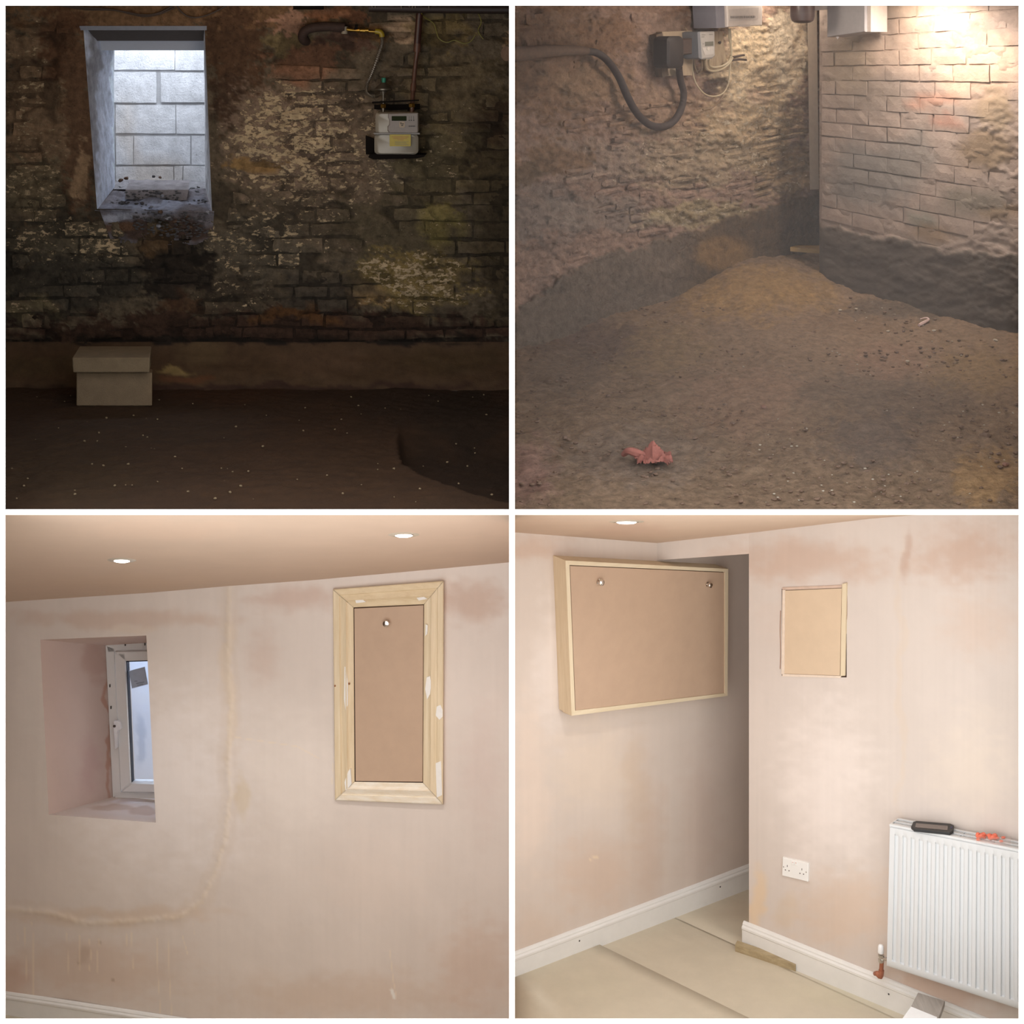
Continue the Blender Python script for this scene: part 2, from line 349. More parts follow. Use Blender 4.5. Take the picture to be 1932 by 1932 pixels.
M1 = painted('cellar_masonry', (142, 120, 92), G1, 75, bump=1., bd=.016, pit=.6, bscale=34, var=.45, vscale=24)
xs = [[-60, -60, -60, -60], [158, 157, 183, 186], [386, 386, 400, 402], [990, 990, 990, 990]]
ys = [[-30, 50, 392, 648], [-30, 50, 394, 648], [-30, 50, 398, 648], [-30, 50, 398, 648]]
X, Y, mask = patches(xs, ys, [70, 70, 190], [24, 110, 84])
rend = np.clip(sst(1.1, .8, np.hypot((X-430)/75, (Y-170)/200)+(fbm(X/30, Y/30, 4)-.5)*.4)+sst(1.1, .8, np.hypot((X-145)/40, (Y-220)/190)+(fbm(X/30, Y/30, 5)-.5)*.5)
               + sst(1.1, .8, np.hypot((X-300)/330, (Y-15)/48)), 0, 1)
rend = np.maximum(rend, sst(.5, .62, fbm(X/70, Y/45, 21)))
off = (fbm(X/60, Y/40, 1)-.5)*.04+(fbm(X/9, Y/6, 2)-.5)*.020+rend*.020
edge = np.minimum.reduce([sst(0, 1, np.hypot(np.maximum(np.maximum(157-X, X-400), 0), np.maximum(np.maximum(50-Y, Y-398), 0))/14)])
off = off*edge
c, fk = p1(X, Y)
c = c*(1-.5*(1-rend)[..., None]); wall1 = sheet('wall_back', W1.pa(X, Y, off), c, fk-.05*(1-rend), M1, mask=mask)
tag(wall1, 'damp flaking whitewashed masonry wall with window hole and meter', 'wall', kind='structure')
def rsk(x, y):
    if 150 < x < 408 and y > 40 and y < 420: return True
    if 100 < x < 500 and y < 45: return True
    r = (1.0 > math.hypot((x-440)/70, (y-170)/190)) or (1.0 > math.hypot((x-140)/34, (y-220)/180)) or 505 < x < 690 and 25 < y < 110
    return r or float(fbm(np.array(x/70.), np.array(y/45.), 21)) > .60
rows = []; y = 12.
while y < 636:
    h = R.uniform(25, 31); r = [-20+R.uniform(0, 60)]
    while r[-1] < 975: r.append(r[-1]+R.choice([R.uniform(62, 80), R.uniform(84, 112), R.uniform(40, 52)]))
    rows.append((y, min(y+h, 640), r)); y += h
masonry(W1, rows, lambda x, t: t+3*math.sin(x/90+t*.05), M1, wall1, p1, R, 'brick', .016, 3.0, .012, .22, rsk)
# battered footing under the wall
u, v = np.meshgrid(np.linspace(-60, 990, 180), np.linspace(0, 1, 22), indexing='ij')
py = 645+v*92; offv = .02+.19*sst(0, 1, v)**1.0+(fbm(u/30, py/12, 8)-.5)*.03+(fbm(u/8, py/5, 18)-.5)*.008
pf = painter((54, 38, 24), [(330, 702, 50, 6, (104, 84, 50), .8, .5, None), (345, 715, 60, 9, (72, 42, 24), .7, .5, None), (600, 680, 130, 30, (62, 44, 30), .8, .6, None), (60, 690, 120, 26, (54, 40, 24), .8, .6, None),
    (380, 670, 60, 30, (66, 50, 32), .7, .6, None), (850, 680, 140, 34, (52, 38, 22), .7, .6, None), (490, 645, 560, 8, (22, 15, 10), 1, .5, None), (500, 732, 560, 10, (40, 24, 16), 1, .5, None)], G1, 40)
MD = painted('cellar_dirt', (120, 100, 70), G1, 70, bump=.6, bd=.01, pit=.3, bscale=40, var=.2)
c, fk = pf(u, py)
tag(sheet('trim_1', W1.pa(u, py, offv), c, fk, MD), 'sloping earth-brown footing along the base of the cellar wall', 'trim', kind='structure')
# dirt floor with the sunken pit at its front right
u, v = np.meshgrid(np.linspace(-3.2, -.012, 260), np.linspace(6.87, 9.75, 200), indexing='ij')
px = CX+u/v*F; py = CY+FZ1/v*F
def edge_y(px): return np.interp(px, [740, 752, 760, 800, 870, 961], [760, 846, 874, 898, 925, 947])
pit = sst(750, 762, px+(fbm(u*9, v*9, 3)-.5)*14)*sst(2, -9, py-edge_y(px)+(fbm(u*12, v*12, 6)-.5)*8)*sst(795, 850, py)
z = H-FZ1-pit*.075+(fbm(u*3, v*3, 5)-.5)*.03*sst(6.9, 7.2, v)+(fbm(u*22, v*22, 7)-.5)*.012*sst(6.9, 7.2, v)
pfl = painter((50, 34, 22), [(600, 900, 300, 120, (54, 36, 22), .7, .6, None), (120, 880, 200, 120, (52, 38, 24), .8, .6, None), (300, 800, 220, 60, (52, 38, 26), .7, .6, None), (430, 740, 160, 30, (58, 36, 20), .7, .5, None),
    (760, 760, 120, 50, (40, 28, 20), .7, .6, None), (880, 780, 120, 70, (34, 24, 16), .8, .6, None)], G1, 50)
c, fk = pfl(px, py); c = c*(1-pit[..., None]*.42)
MF1 = painted('cellar_floor_dirt', (150, 130, 100), (.65, .6, .5), 90, bump=.6, bd=.008, pit=.25, bscale=50, var=.2)
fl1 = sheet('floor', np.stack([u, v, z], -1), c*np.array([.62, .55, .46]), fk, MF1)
tag(fl1, 'dark compacted earth floor of the window cellar with a sunken pit', 'floor', kind='structure')
# window hole: splayed reveals with daylight glare painted in, head, crumbling sill, light well
WB = Wall(10, 10.2, 960, 10.2)
pr = painter((150, 156, 168), [(175, 200, 14, 200, (96, 92, 90), .7, .5, None), (190, 380, 30, 40, (150, 158, 172), .7, .5, None)], (.5, .5, .5), 61)
MR = painted('window_reveal', (190, 192, 200), (.7, .7, .7), 70, bump=.7, bd=.008, bscale=60, pit=.3)
def surf(name, q, n, m, paint, mat, amp=.0, axis=(0, 0, 1), seed=1, fs=14, label=None, ragged=False):
    pos = quadpatch(None, q, None, n, m, paint); pxp, pyp = topix(pos); c, fk = paint(pxp, pyp)
    U, V = np.meshgrid(np.linspace(0, 1, n), np.linspace(0, 1, m), indexing='ij')
    e = np.minimum(np.minimum(U, 1-U), np.minimum(V, 1-V)); e = sst(0, .06, e)
    a = (fbm(pos[..., 0]*fs+pos[..., 1]*7, pos[..., 2]*fs+pos[..., 1]*fs, seed, 5)-.5)*2*amp*e
    mk = None
    if ragged: mk = (V+(fbm(U*9, V*3, seed+2)-.5)*.75+np.abs(U-.5)*.35 < .98)[:-1, :-1]
    pos = pos+a[..., None]*np.array(axis); return sheet(name, pos, c, fk, mat, mask=mk)
W1d = Wall(10, 9.86, 960, 9.86)
win = tag(surf('window_1', [W1.p(157, 50), WB.p(214, 62), WB.p(217, 352), W1.p(183, 396)], 40, 90, pr, MR, .012, (1, 0, 0), 5), 'deep window hole with crumbling plaster reveals, coloured blue-white as if daylit, in the cellar wall', 'window', kind='structure')
def wpart(name, q, n, m, paint, mat, amp, axis, seed, fs=14, ragged=False):
    o = surf(name, q, n, m, paint, mat, amp, axis, seed, fs, ragged=ragged); o.parent = win; return o
pr2 = painter((190, 196, 206), [], (.5, .5, .5), 62)
wpart('reveal', [W1.p(386, 50), WB.p(385, 62), WB.p(387, 352), W1.p(400, 398)], 30, 90, pr2, MR, .012, (-1, 0, 0), 6)
prb = painter((196, 206, 222), [], (.75, .75, .75), 63)  # pale strip paints the overexposed inner part of the left reveal
wpart('reveal_glare_strip', [P(190, 84, 9.95), WB.p(214, 84, .01), WB.p(217, 350, .01), P(193, 360, 9.95)], 12, 60, prb, MR, .006, (1, 0, 0), 7)
mb = MB(); mb.hexa([W1.p(150, 57, .004), W1.p(390, 57, .004), W1.p(390, 49, .004), W1.p(150, 49, .004)]+[W1.p(150, 57, -.10), W1.p(390, 57, -.10), W1.p(390, 49, -.10), W1.p(150, 49, -.10)])
obj('lintel', mb, plain('blue_grey_lintel', (170, 176, 190), .8, bump=.4), win)
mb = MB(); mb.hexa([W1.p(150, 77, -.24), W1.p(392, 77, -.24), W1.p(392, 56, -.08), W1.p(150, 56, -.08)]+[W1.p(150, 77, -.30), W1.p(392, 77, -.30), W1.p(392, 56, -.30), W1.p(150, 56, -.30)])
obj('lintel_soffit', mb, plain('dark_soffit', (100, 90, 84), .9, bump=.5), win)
mb = MB(); mb.hexa([W1.p(184, 95, -.34), W1.p(392, 95, -.34), W1.p(392, 77, -.30), W1.p(178, 77, -.30)]+[W1.p(184, 95, -.42), W1.p(392, 95, -.42), W1.p(392, 77, -.42), W1.p(178, 77, -.42)])
obj('head_timber', mb, plain('grey_head_timber', (226, 232, 245), .8, bump=.3, stretch=(1, 1, 20)), win)
mb = MB(); mb.hexa([P(140, 94, 10.0), P(420, 94, 10.0), P(420, 60, 9.95), P(140, 60, 9.95)]+[P(140, 91, 10.22), P(420, 91, 10.22), P(420, 30, 10.22), P(140, 30, 10.22)])
obj('head_core', mb, shell, win)
# broken sill
ps = painter((92, 88, 92), [(300, 385, 120, 20, (130, 136, 152), .7, .6, None), (310, 432, 130, 30, (58, 44, 36), .95, .4, None), (230, 405, 60, 10, (140, 146, 160), .6, .5, None), (230, 425, 60, 10, (84, 62, 46), .8, .5, None)], (.55, .55, .55), 66)
MS = painted('broken_sill', (170, 174, 186), (.8, .8, .8), 90, bump=.9, bd=.015, bscale=50, pit=.6)
wpart('sill', [W1.p(178, 398, .03), WB.p(212, 356), WB.p(392, 356), W1.p(404, 402, .03)], 60, 40, ps, MS, .035, (0, 0, 1), 8, 10)
wpart('broken_ledge', [W1.p(188, 396, .02), W1.p(404, 398, .02), W1.p(400, 462, .02), W1.p(212, 462, .0)], 90, 44, ps, MS, .03, (0, -1, .4), 9, 9, True)
# light-well block wall: every block its own part
WL1 = Wall(10, 11.0, 960, 11.0)
pb = painter((206, 208, 212), [(300, 330, 100, 40, (176, 160, 140), .5, .6, None), (240, 250, 30, 80, (190, 176, 160), .4, .6, None)], (.95, .95, .95), 71)
MBk = painted('aggregate_block', (236, 236, 240), (1, 1, 1), 240, bump=.8, bd=.008, bscale=70, pit=.62, var=.2)
MMo = painted('block_mortar', (170, 160, 150), (1, 1, 1), 120, bump=.6, bd=.004, bscale=120, pit=.1, var=.15)
u, v = np.meshgrid(np.linspace(120, 500, 60), np.linspace(-300, 420, 80), indexing='ij'); c, fk = pb(u, v)
wlw = tag(sheet('wall_back', WL1.pa(u, v, 0), c*.62, fk, MMo), 'pale concrete block wall of the light well behind the window hole', 'wall', kind='structure')
rows = [(-60, 76, [120, 260, 420, 500]), (78, 133, [120, 214, 330, 460]), (135, 194, [130, 214, 296, 303, 390, 480]), (197, 253, [120, 217, 332, 392, 480]), (256, 311, [120, 218, 252, 360, 480]), (313, 372, [120, 217, 328, 345, 470])]
masonry(WL1, rows, lambda x, t: t, MBk, wlw, pb, R, 'block', .012, 1.2, .002, .06)
mb = MB()
for x0 in (150, 430): mb.hexa([P(x0, 420, 10.2), P(x0+30, 420, 10.2), P(x0+30, -300, 10.2), P(x0, -300, 10.2), P(x0, 420, 11.0), P(x0+30, 420, 11.0), P(x0+30, -300, 11.0), P(x0, -300, 11.0)])
tag(obj('wall_side', mb, plain('lightwell_side', (205, 208, 214), .9, bump=.3), base=(0, 0, 0)), 'pale side walls of the light well shaft', 'wall', kind='structure')
u, v = np.meshgrid(np.linspace(-2.6, -1.6, 60), np.linspace(10.15, 11.05, 40), indexing='ij')
pg = painter((110, 108, 110), [], (.6, .6, .6), 73); z0 = P(0, 356, 10.2).z
c, fk = pg(CX+u/v*F, u*0+350)
zz = z0+(v-10.2)*-.02+(fbm(u*9, v*9, 3)-.5)*.07*sst(10.15, 10.3, v)
tag(sheet('floor', np.stack([u, v, zz], -1), c, fk+.2, MS), 'rubble-strewn bottom of the light well', 'floor', kind='structure')
# concrete block lying in the window and loose rubble
mb = MB(); fr = [P(236, 376, 9.88), P(352, 378, 9.88), P(356, 358, 9.88), P(237, 358, 9.88)]; bk = [P(246, 366, 10.12), P(354, 366, 10.12), P(357, 340, 10.12), P(245, 340, 10.12)]
mb.hexa(fr+bk); cb = tag(obj('concrete_block', mb, painted('block_dusty', (180, 184, 196), (.8, .8, .8), 120, bump=.8, bscale=120, pit=.5)), 'dusty concrete block lying flat in the cellar window opening', 'block')
setattrs(cb.data, np.tile(lin((150, 144, 146)), (8, 1)), np.full(8, .2))
rub = [plain('rubble_pale', (170, 172, 182), .95, var=.3, bump=.8, scale=60), plain('rubble_brown', (110, 84, 66), .95, var=.3, bump=.8, scale=60), plain('rubble_grey', (100, 98, 100), .95, var=.3, bump=.8, scale=60)]
spots = [(302, 402, 9, 1), (318, 414, 11, 0), (330, 420, 10, 1), (300, 366, 8, 2), (306, 371, 7, 0), (228, 342, 9, 1), (238, 338, 8, 1), (362, 358, 8, 2), (372, 365, 9, 2), (384, 372, 8, 0), (376, 384, 8, 0), (345, 396, 8, 0), (352, 410, 8, 1),
         (285, 392, 7, 0), (268, 385, 7, 2), (250, 392, 6, 0), (290, 334, 6, 2), (302, 336, 6, 1), (365, 398, 7, 0), (392, 402, 9, 0), (300, 428, 8, 0), (280, 415, 7, 2), (335, 436, 7, 1), (360, 430, 7, 1), (220, 396, 6, 0)]
names = ['pale', 'brown', 'grey']
WH = ['on the broken ledge just left of its middle', 'like a squarish brick shard in the middle of the broken ledge', 'beside the pale shard on the broken ledge', 'just under the front face of the concrete block, left of centre', 'touching the middle of the concrete block face', 'at the back left corner of the window hole',
      'lying left of the concrete block end', 'right behind the right end of the concrete block', 'at the right end of the concrete block', 'against the right reveal of the window hole', 'low against the right reveal of the window hole', 'on the sill in front of the block, right of centre', 'on the ledge lip below the right part of the block',
      'on the middle of the sill in front of the block', 'on the sill in front of the block, left end', 'on the left part of the sill near the lip', 'resting behind the concrete block, left one', 'resting behind the concrete block, right one', 'on the right part of the sill', 'at the right corner of the sill lip', 'on the face of the broken ledge, left side', 'on the ledge lip left of centre', 'at the bottom of the broken ledge', 'on the right face of the broken ledge', 'on the far left of the sill']
for k, (x, y, s, t) in enumerate(spots):
    Yd = 9.56 if y > 400 else float(np.interp(y, [350, 400], [10.3, 9.6])); Yd = 9.85 if 240 < x < 352 and 355 < y < 380 else Yd; q = s/F*Yd*.6; mb = MB(); mb.rock(P(x, y-s*.2, Yd), q*1.1, q, q*.75, R)
    where = WH[k]
    tag(obj('rubble_stone', mb, rub[t]), '%s rubble lump %s' % (names[t], where), 'rubble', 'rubble lumps in the cellar window')
mb = MB()
for k in range(420):
    y = R.uniform(350, 446); x = R.uniform(200 if y < 400 else 250, 398)
    Yd = 9.56 if y > 400 else float(np.interp(y, [350, 400], [10.3, 9.6])); s = R.uniform(.003, .010); Yd = 9.86 if 236 < x < 356 and 358 < y < 380 else Yd
    if 236 < x < 356 and y < 359: continue
    mb.rock(P(x, y, Yd-(.01 if y > 400 else 0)), s*1.5, s, s*.7, R)
tag(obj('rubble_crumbs', mb, rub[2]), 'loose crumbs of mortar and grit on the broken window sill', 'rubble', kind='stuff')
# ---- two concrete blocks stacked on the floor
MC = painted('cellar_block', (150, 126, 100), G1, 150, bump=.5, bscale=140, pit=.35, var=.12)
def cblock(fr, bk, label, col, nseg=10):
    """block with slightly ragged edges: front/back 4-gons"""
    mb = MB(); fr = [Vector(a) for a in fr]; bk = [Vector(a) for a in bk]
    mb.hexa(fr+bk); o = obj('concrete_block', mb, MC)
    m = o.modifiers.new('bevel', 'BEVEL'); m.width = .006; m.segments = 2
    setattrs(o.data, np.tile(np.minimum(lin(col)*.54/np.array(G1), .85), (8, 1)), np.full(8, .18)); return tag(o, label, 'block', 'blocks stacked on the cellar floor')
cblock([P(144, 766, 8.93), P(287, 766, 8.93), P(287, 703, 8.93), P(144, 703, 8.93)], [P(148, 757, 9.06), P(287, 757, 9.06), P(288, 696, 9.06), P(150, 696, 9.06)], 'concrete block standing on edge on the dirt floor, lower of the two', (122, 100, 76))
cblock([P(138, 703, 8.86), P(282, 703, 8.86), P(283, 675, 8.86), P(136, 675, 8.86)], [P(146, 690, 9.13), P(285, 690, 9.13), P(286, 653, 9.13), P(150, 653, 9.13)], 'flat concrete slab lying on top of the upright block on the dirt floor', (118, 98, 74))
mb = MB()
for k in range(90):
    x = R.uniform(20, 940); y = R.uniform(745, 950); Yd = FZ1*F/(y-CY); s = R.uniform(.002, .006); mb.rock(P(x, y-2, Yd), s*1.3, s, s, R)
tag(obj('floor_grit', mb, plain('pale_grit', (150, 130, 100), .9, var=.3)), 'scattered pale grit on the dark dirt floor', 'grit', kind='stuff')
# ---- gas pipework and meter
def pth(W, pts): return [W.p(x, y, o) for x, y, o in pts]
iron = plain('rusty_iron', (66, 46, 38), .8, bump=.4, var=.3); pipe = plain('red_brown_pipe', (104, 68, 52), .45, var=.25)
brass = plain('brass', (190, 150, 70), .3, .9); steel = plain('corrugated_steel', (190, 180, 165), .3, .8); green = plain('green_cap', (40, 150, 120), .5)
gal = plain('dull_metal', (150, 140, 124), .35, .8); black = plain('black_bracket', (30, 25, 22), .9, spec=.1); ylw = plain('earth_wire_yellow', (150, 140, 50), .5)
b0 = W1.p(760, 293, 0)
ip = empty('iron_gas_pipe', W1.p(610, 60, 0), 'rusty iron elbow gas pipe coming out of the cellar wall', 'pipe')
obj('elbow', MB().tube(pth(W1, [(578, 79, -.02), (571, 72, .03), (574, 60, .05), (588, 53, .055), (615, 50, .055), (651, 52, .055)]), .027, 14), iron, ip, True)
obj('collar', MB().tube(pth(W1, [(650, 50, .055), (650, 64, .055)]), .018, 12, smooth=0), plain('dirty_white_collar', (170, 160, 140), .6), ip, True)
obj('brass_tube', MB().tube(pth(W1, [(654, 55, .055), (668, 57, .055), (715, 60, .055)]), [.015, .009, .009], 12), brass, ip, True)
mb = MB(); mb.lathe(W1.p(672, 57, .055), W1.u, [(0, .013), (.02, .016), (.021, .010), (.05, .010), (.051, .014), (.07, .014)], 12); obj('union_nut', mb, brass, ip, True)
obj('valve_lever', MB().hexa([W1.p(668, 56, .07), W1.p(674, 56, .07), W1.p(676, 46, .07), W1.p(670, 46, .07), W1.p(668, 56, .06), W1.p(674, 56, .06), W1.p(676, 46, .06), W1.p(670, 46, .06)]), black, ip)
obj('elbow_joint', MB().tube(pth(W1, [(708, 59, .055), (716, 60, .055), (720, 64, .055), (721, 70, .055)]), .016, 12), plain('yellow_joint', (186, 160, 40), .4), ip, True)
o = obj('gas_hose', MB().tube(pth(W1, [(721, 66, .055), (721, 82, .055), (714, 105, .06), (703, 135, .065), (693, 158, .07), (692, 172, .07), (699, 180, .07), (712, 181, .065)]), .0088, 12, smooth=16, ribs=1), steel, None, False)
tag(o, 'silver corrugated hose curving down to the gas meter regulator', 'hose')
mt = empty('gas_meter', b0, 'grey steel gas meter with yellow warning label on cellar wall', 'meter')
MG = plain('meter_grey', (178, 168, 150), .35, .1, var=.03); MG2 = plain('meter_panel_grey', (160, 148, 138), .5)
def rpoly(x0, y0, x1, y1, r, n=4):
    out = []
    for cx, cy, a0 in ((x1-r, y0+r, -90), (x1-r, y1-r, 0), (x0+r, y1-r, 90), (x0+r, y0+r, 180)):
        for k in range(n+1): a = math.radians(a0+90*k/n); out.append((cx+r*math.cos(a), cy+r*math.sin(a)))
    return out
def wprism(W, pts, off, dep, name, mat, parent, smooth=False, label=None, b=.0):
    mb = MB(); f = [W.p(x, y, off) for x, y in pts]
    if b: mb.bev(f, -W.n*dep, b)
    else: mb.prism(f, -W.n*dep)
    return obj(name, mb, mat, parent, smooth, label)
wprism(W1, [(815, 0)] and rpoly(708, 212, 789, 254, 7), .20, .15, 'upper_body', MG, mt, True, b=.012)
wprism(W1, rpoly(706, 252, 789, 292, 9), .20, .15, 'lower_body', MG, mt, True, b=.012)
wprism(W1, rpoly(705, 250.6, 792, 253.6, 1.2), .212, .17, 'flange', plain('meter_seam', (120, 112, 104), .4, .3), mt, True)
wprism(W1, [(706, 262), (690, 256), (690, 291), (706, 293)], .05, .04, 'back_plate', black, mt)
wprism(W1, [(697, 291), (803, 292), (800, 296), (786, 299), (704, 301), (695, 297)], .19, .18, 'shelf_bracket', black, mt)
wprism(W1, [(732, 214), (789, 213), (789, 249), (786, 251), (735, 251), (731, 247), (731, 238), (734, 236), (734, 226), (732, 222)], .222, .02, 'display_panel', MG2, mt, b=.004)
d = wprism(W1, rpoly(739, 219, 767, 228, 1), .2235, .004, 'screen', plain('lcd_dark_green', (46, 54, 30), .7, spec=.1), mt)
wprism(W1, rpoly(753, 229, 764, 241, 3), .2235, .003, 'round_sticker', plain('sticker_peach', (196, 176, 150), .6), mt)
mb = MB()
for q in [(755, 233, 762, 234.2), (757, 235.5, 760.5, 237.4), (754.5, 231, 758, 232)]: mb.prism([W1.p(q[0], q[1], .2243), W1.p(q[2], q[1], .2243), W1.p(q[2], q[3], .2243), W1.p(q[0], q[3], .2243)], -W1.n*.001)
for x in (771, 775, 779.5): mb.prism([W1.p(x, 226, .2245), W1.p(x+2, 226, .2245), W1.p(x+2, 228, .2245), W1.p(x, 228, .2245)], -W1.n*.003); mb.prism([W1.p(x+.7, 219, .2245), W1.p(x+1.2, 219, .2245), W1.p(x+1.2, 225, .2245), W1.p(x+.7, 225, .2245)], -W1.n*.003)
for x in range(7): mb.prism([W1.p(771+x*1.8, 237.2, .2245), W1.p(772.2+x*1.8, 237.2, .2245), W1.p(772.2+x*1.8, 239, .2245), W1.p(771+x*1.8, 239, .2245)], -W1.n*.003)
tag(obj('panel_print', mb, plain('dark_print', (60, 52, 48), .6), mt), kind='stuff')
yl = wprism(W1, rpoly(735, 253.8, 775, 276, 1), .2225, .022, 'warning_label', plain('label_yellow', (205, 180, 40), .5), mt)
mb = MB()
for (y, a, b2) in ((258, 739, 771), (260.6, 742, 768), (263.4, 750, 762)): mb.prism([W1.p(a, y, .2232), W1.p(b2, y, .2232), W1.p(b2, y+.9, .2232), W1.p(a, y+.9, .2232)], -W1.n*.001)
obj('red_print', mb, plain('label_red', (190, 110, 40), .5), mt)
mb = MB()
for y in (267, 269, 271, 273): mb.prism([W1.p(745, y, .2232), W1.p(771-y % 3*2, y, .2232), W1.p(771-y % 3*2, y+.8, .2232), W1.p(745, y+.8, .2232)], -W1.n*.001)
obj('dark_lines', mb, plain('label_grey_lines', (150, 140, 90), .5), mt)
rg = empty('gas_regulator', W1.p(723, 212, .13), 'small round gas regulator with green cap above the meter', 'regulator')
dn = Vector((0, 0, 1))
def lz(x, ybot, ytop): return P(x, ybot, float(W1.Y(x, .13))), lambda y: (ybot-y)/F*float(W1.Y(x, .13))
o0, hz = lz(723, 212, 146)
obj('outlet_tube', MB().lathe(o0, dn, [(0, .010), (hz(203), .010), (hz(203), .006), (hz(180), .006), (hz(176), .012), (hz(172), .013)], 14), gal, rg, True)
obj('brass_nut', MB().lathe(P(723, 204, float(W1.Y(723, .13))), dn, [(0, .012), (.003, .016), (.020, .016), (.024, .010)], 6), brass, rg)
obj('diaphragm', MB().lathe(P(723, 176, float(W1.Y(723, .13))), dn, [(0, .016), (.012, .020), (.018, .046), (.026, .048), (.032, .044), (.052, .020), (.060, .016)], 24), gal, rg, True)
obj('green_cap', MB().lathe(P(724, 156, float(W1.Y(723, .13))), dn, [(0, .011), (.018, .012), (.026, .013), (.028, .009)], 14), green, rg, True)
obj('inlet_tube', MB().tube(pth(W1, [(710, 181, .07), (715, 178, .10), (721, 176, .13)]), .010, 10), gal, rg, True)
ap = empty('meter_bar', W1.p(745, 193, 0), 'dark steel bracket bar joining the two gas meter connections', 'bracket')
wprism(W1, [(702, 192), (790, 188), (790, 190.5), (702, 195.5)], .15, .03, 'bar', black, ap)
wprism(W1, [(706, 198), (792, 196), (792, 206), (738, 208), (706, 206)], .03, .03, 'plate', black, ap)
mp = empty('copper_gas_pipe', W1.p(777, 212, .10), 'brown copper gas pipe dropping from the ceiling beam to the meter', 'pipe')
obj('lower_length', MB().tube(pth(W1, [(777, 212, .13), (778, 195, .12), (780, 165, .09), (784, 120, .07), (787, 98, .07)]), .0125, 12), pipe, mp, True)
obj('upper_length', MB().tube(pth(W1, [(787, 84, .07), (789, 60, .07), (792, 20, .07)]), .020, 12), plain('dark_red_pipe', (76, 42, 34), .4, var=.2), mp, True)
obj('coupling', MB().tube(pth(W1, [(786.6, 98, .07), (787.8, 82, .07)]), .021, 12, smooth=0), pipe, mp, True)
obj('coupling', MB().tube(pth(W1, [(779.5, 172, .098), (780.5, 158, .088)]), .017, 12, smooth=0), pipe, mp, True)
obj('brass_nut', MB().lathe(P(777, 203, float(W1.Y(777, .125))), dn, [(0, .013), (.004, .018), (.020, .018), (.026, .012)], 6), brass, mp)
obj('white_tail', MB().tube([P(777, 213, float(W1.Y(777, .13))), P(777, 203, float(W1.Y(777, .13)))], .009, 12, smooth=0), plain('dirty_white_collar', (170, 160, 140), .6), mp, True)
# beam under ceiling
bm = empty('ceiling_pipe', P(830, 18, 9.35), 'thick dark horizontal pipe under the cellar ceiling with white drips', 'pipe')
obj('pipe_run', MB().tube([P(696, 14, 9.42), P(800, 16, 9.42), P(1000, 18, 9.42)], .026, 16, smooth=0), plain('dark_old_pipe', (48, 32, 26), .6, var=.3, bump=.3), bm, True)
mb = MB()
for x in (702, 708, 757, 772, 778, 783, 809): mb.tube([P(x, 11, 9.39), P(x+.6, R.uniform(13, 18), 9.385)], .003, 5, smooth=0)
tag(obj('paint_drips', mb, plain('drip_white', (150, 140, 125), .7), bm), kind='stuff')
tag(obj('junction_box', MB().hexa([P(553, 18, 9.45), P(611, 18, 9.45), P(611, -5, 9.45), P(553, -5, 9.45), P(553, 18, 9.6), P(611, 18, 9.6), P(611, -5, 9.6), P(553, -5, 9.6)]), black), 'black box at the top edge of the cellar wall left of the pipe', 'box')
tag(obj('earth_wire', MB().tube(pth(W1, [(793, 8, .10), (794, 22, .10), (802, 33, .05), (818, 44, .03), (823, 58, .03), (828, 72, .03), (842, 80, .03), (856, 76, .03), (864, 78, .03), (876, 82, .03), (888, 78, .03), (897, 66, .03)]), .0028, 6), ylw, None, True), 'thin yellow earth wire looping beside the vertical gas pipe', 'wire')
tag(obj('earth_wire', MB().tube(pth(W1, [(896, 18, .10), (903, 27, .05), (908, 42, .03), (902, 58, .03), (912, 74, .03)]), .0028, 6), ylw, None, True), 'short yellow earth wire hanging from the clamp at the right', 'wire')
tag(obj('pipe_clamp', MB().tube(pth(W1, [(884, 14, .12), (886, 22, .12), (896, 22, .12), (900, 14, .12)]), .007, 8), plain('brassy_clamp', (120, 96, 40), .5, .4), None, True), 'brassy earth clamp on the dark ceiling pipe', 'clamp')
cw = plain('grey_brown_cable', (92, 74, 62), .6)
for pts, lb in (([(112, 8, .04), (150, 14, .04), (200, 17, .04), (240, 23, .04), (270, 28, .04), (298, 25, .04), (326, 11, .04)], 'upper grey cable sagging along the wall above the window hole'),
                ([(112, 10, .03), (160, 18, .03), (214, 19, .03), (246, 26, .03), (272, 31, .03), (300, 27, .03), (330, 14, .03)], 'lower grey cable sagging along the wall above the window hole'),
                ([(333, 8, .04), (342, 22, .04), (358, 32, .04), (378, 32, .04), (402, 24, .04), (430, 9, .04)], 'short dark cable loop right of the window head')):
    tag(obj('cable', MB().tube(pth(W1, pts), .005, 8), cw, None, True), lb, 'cable')
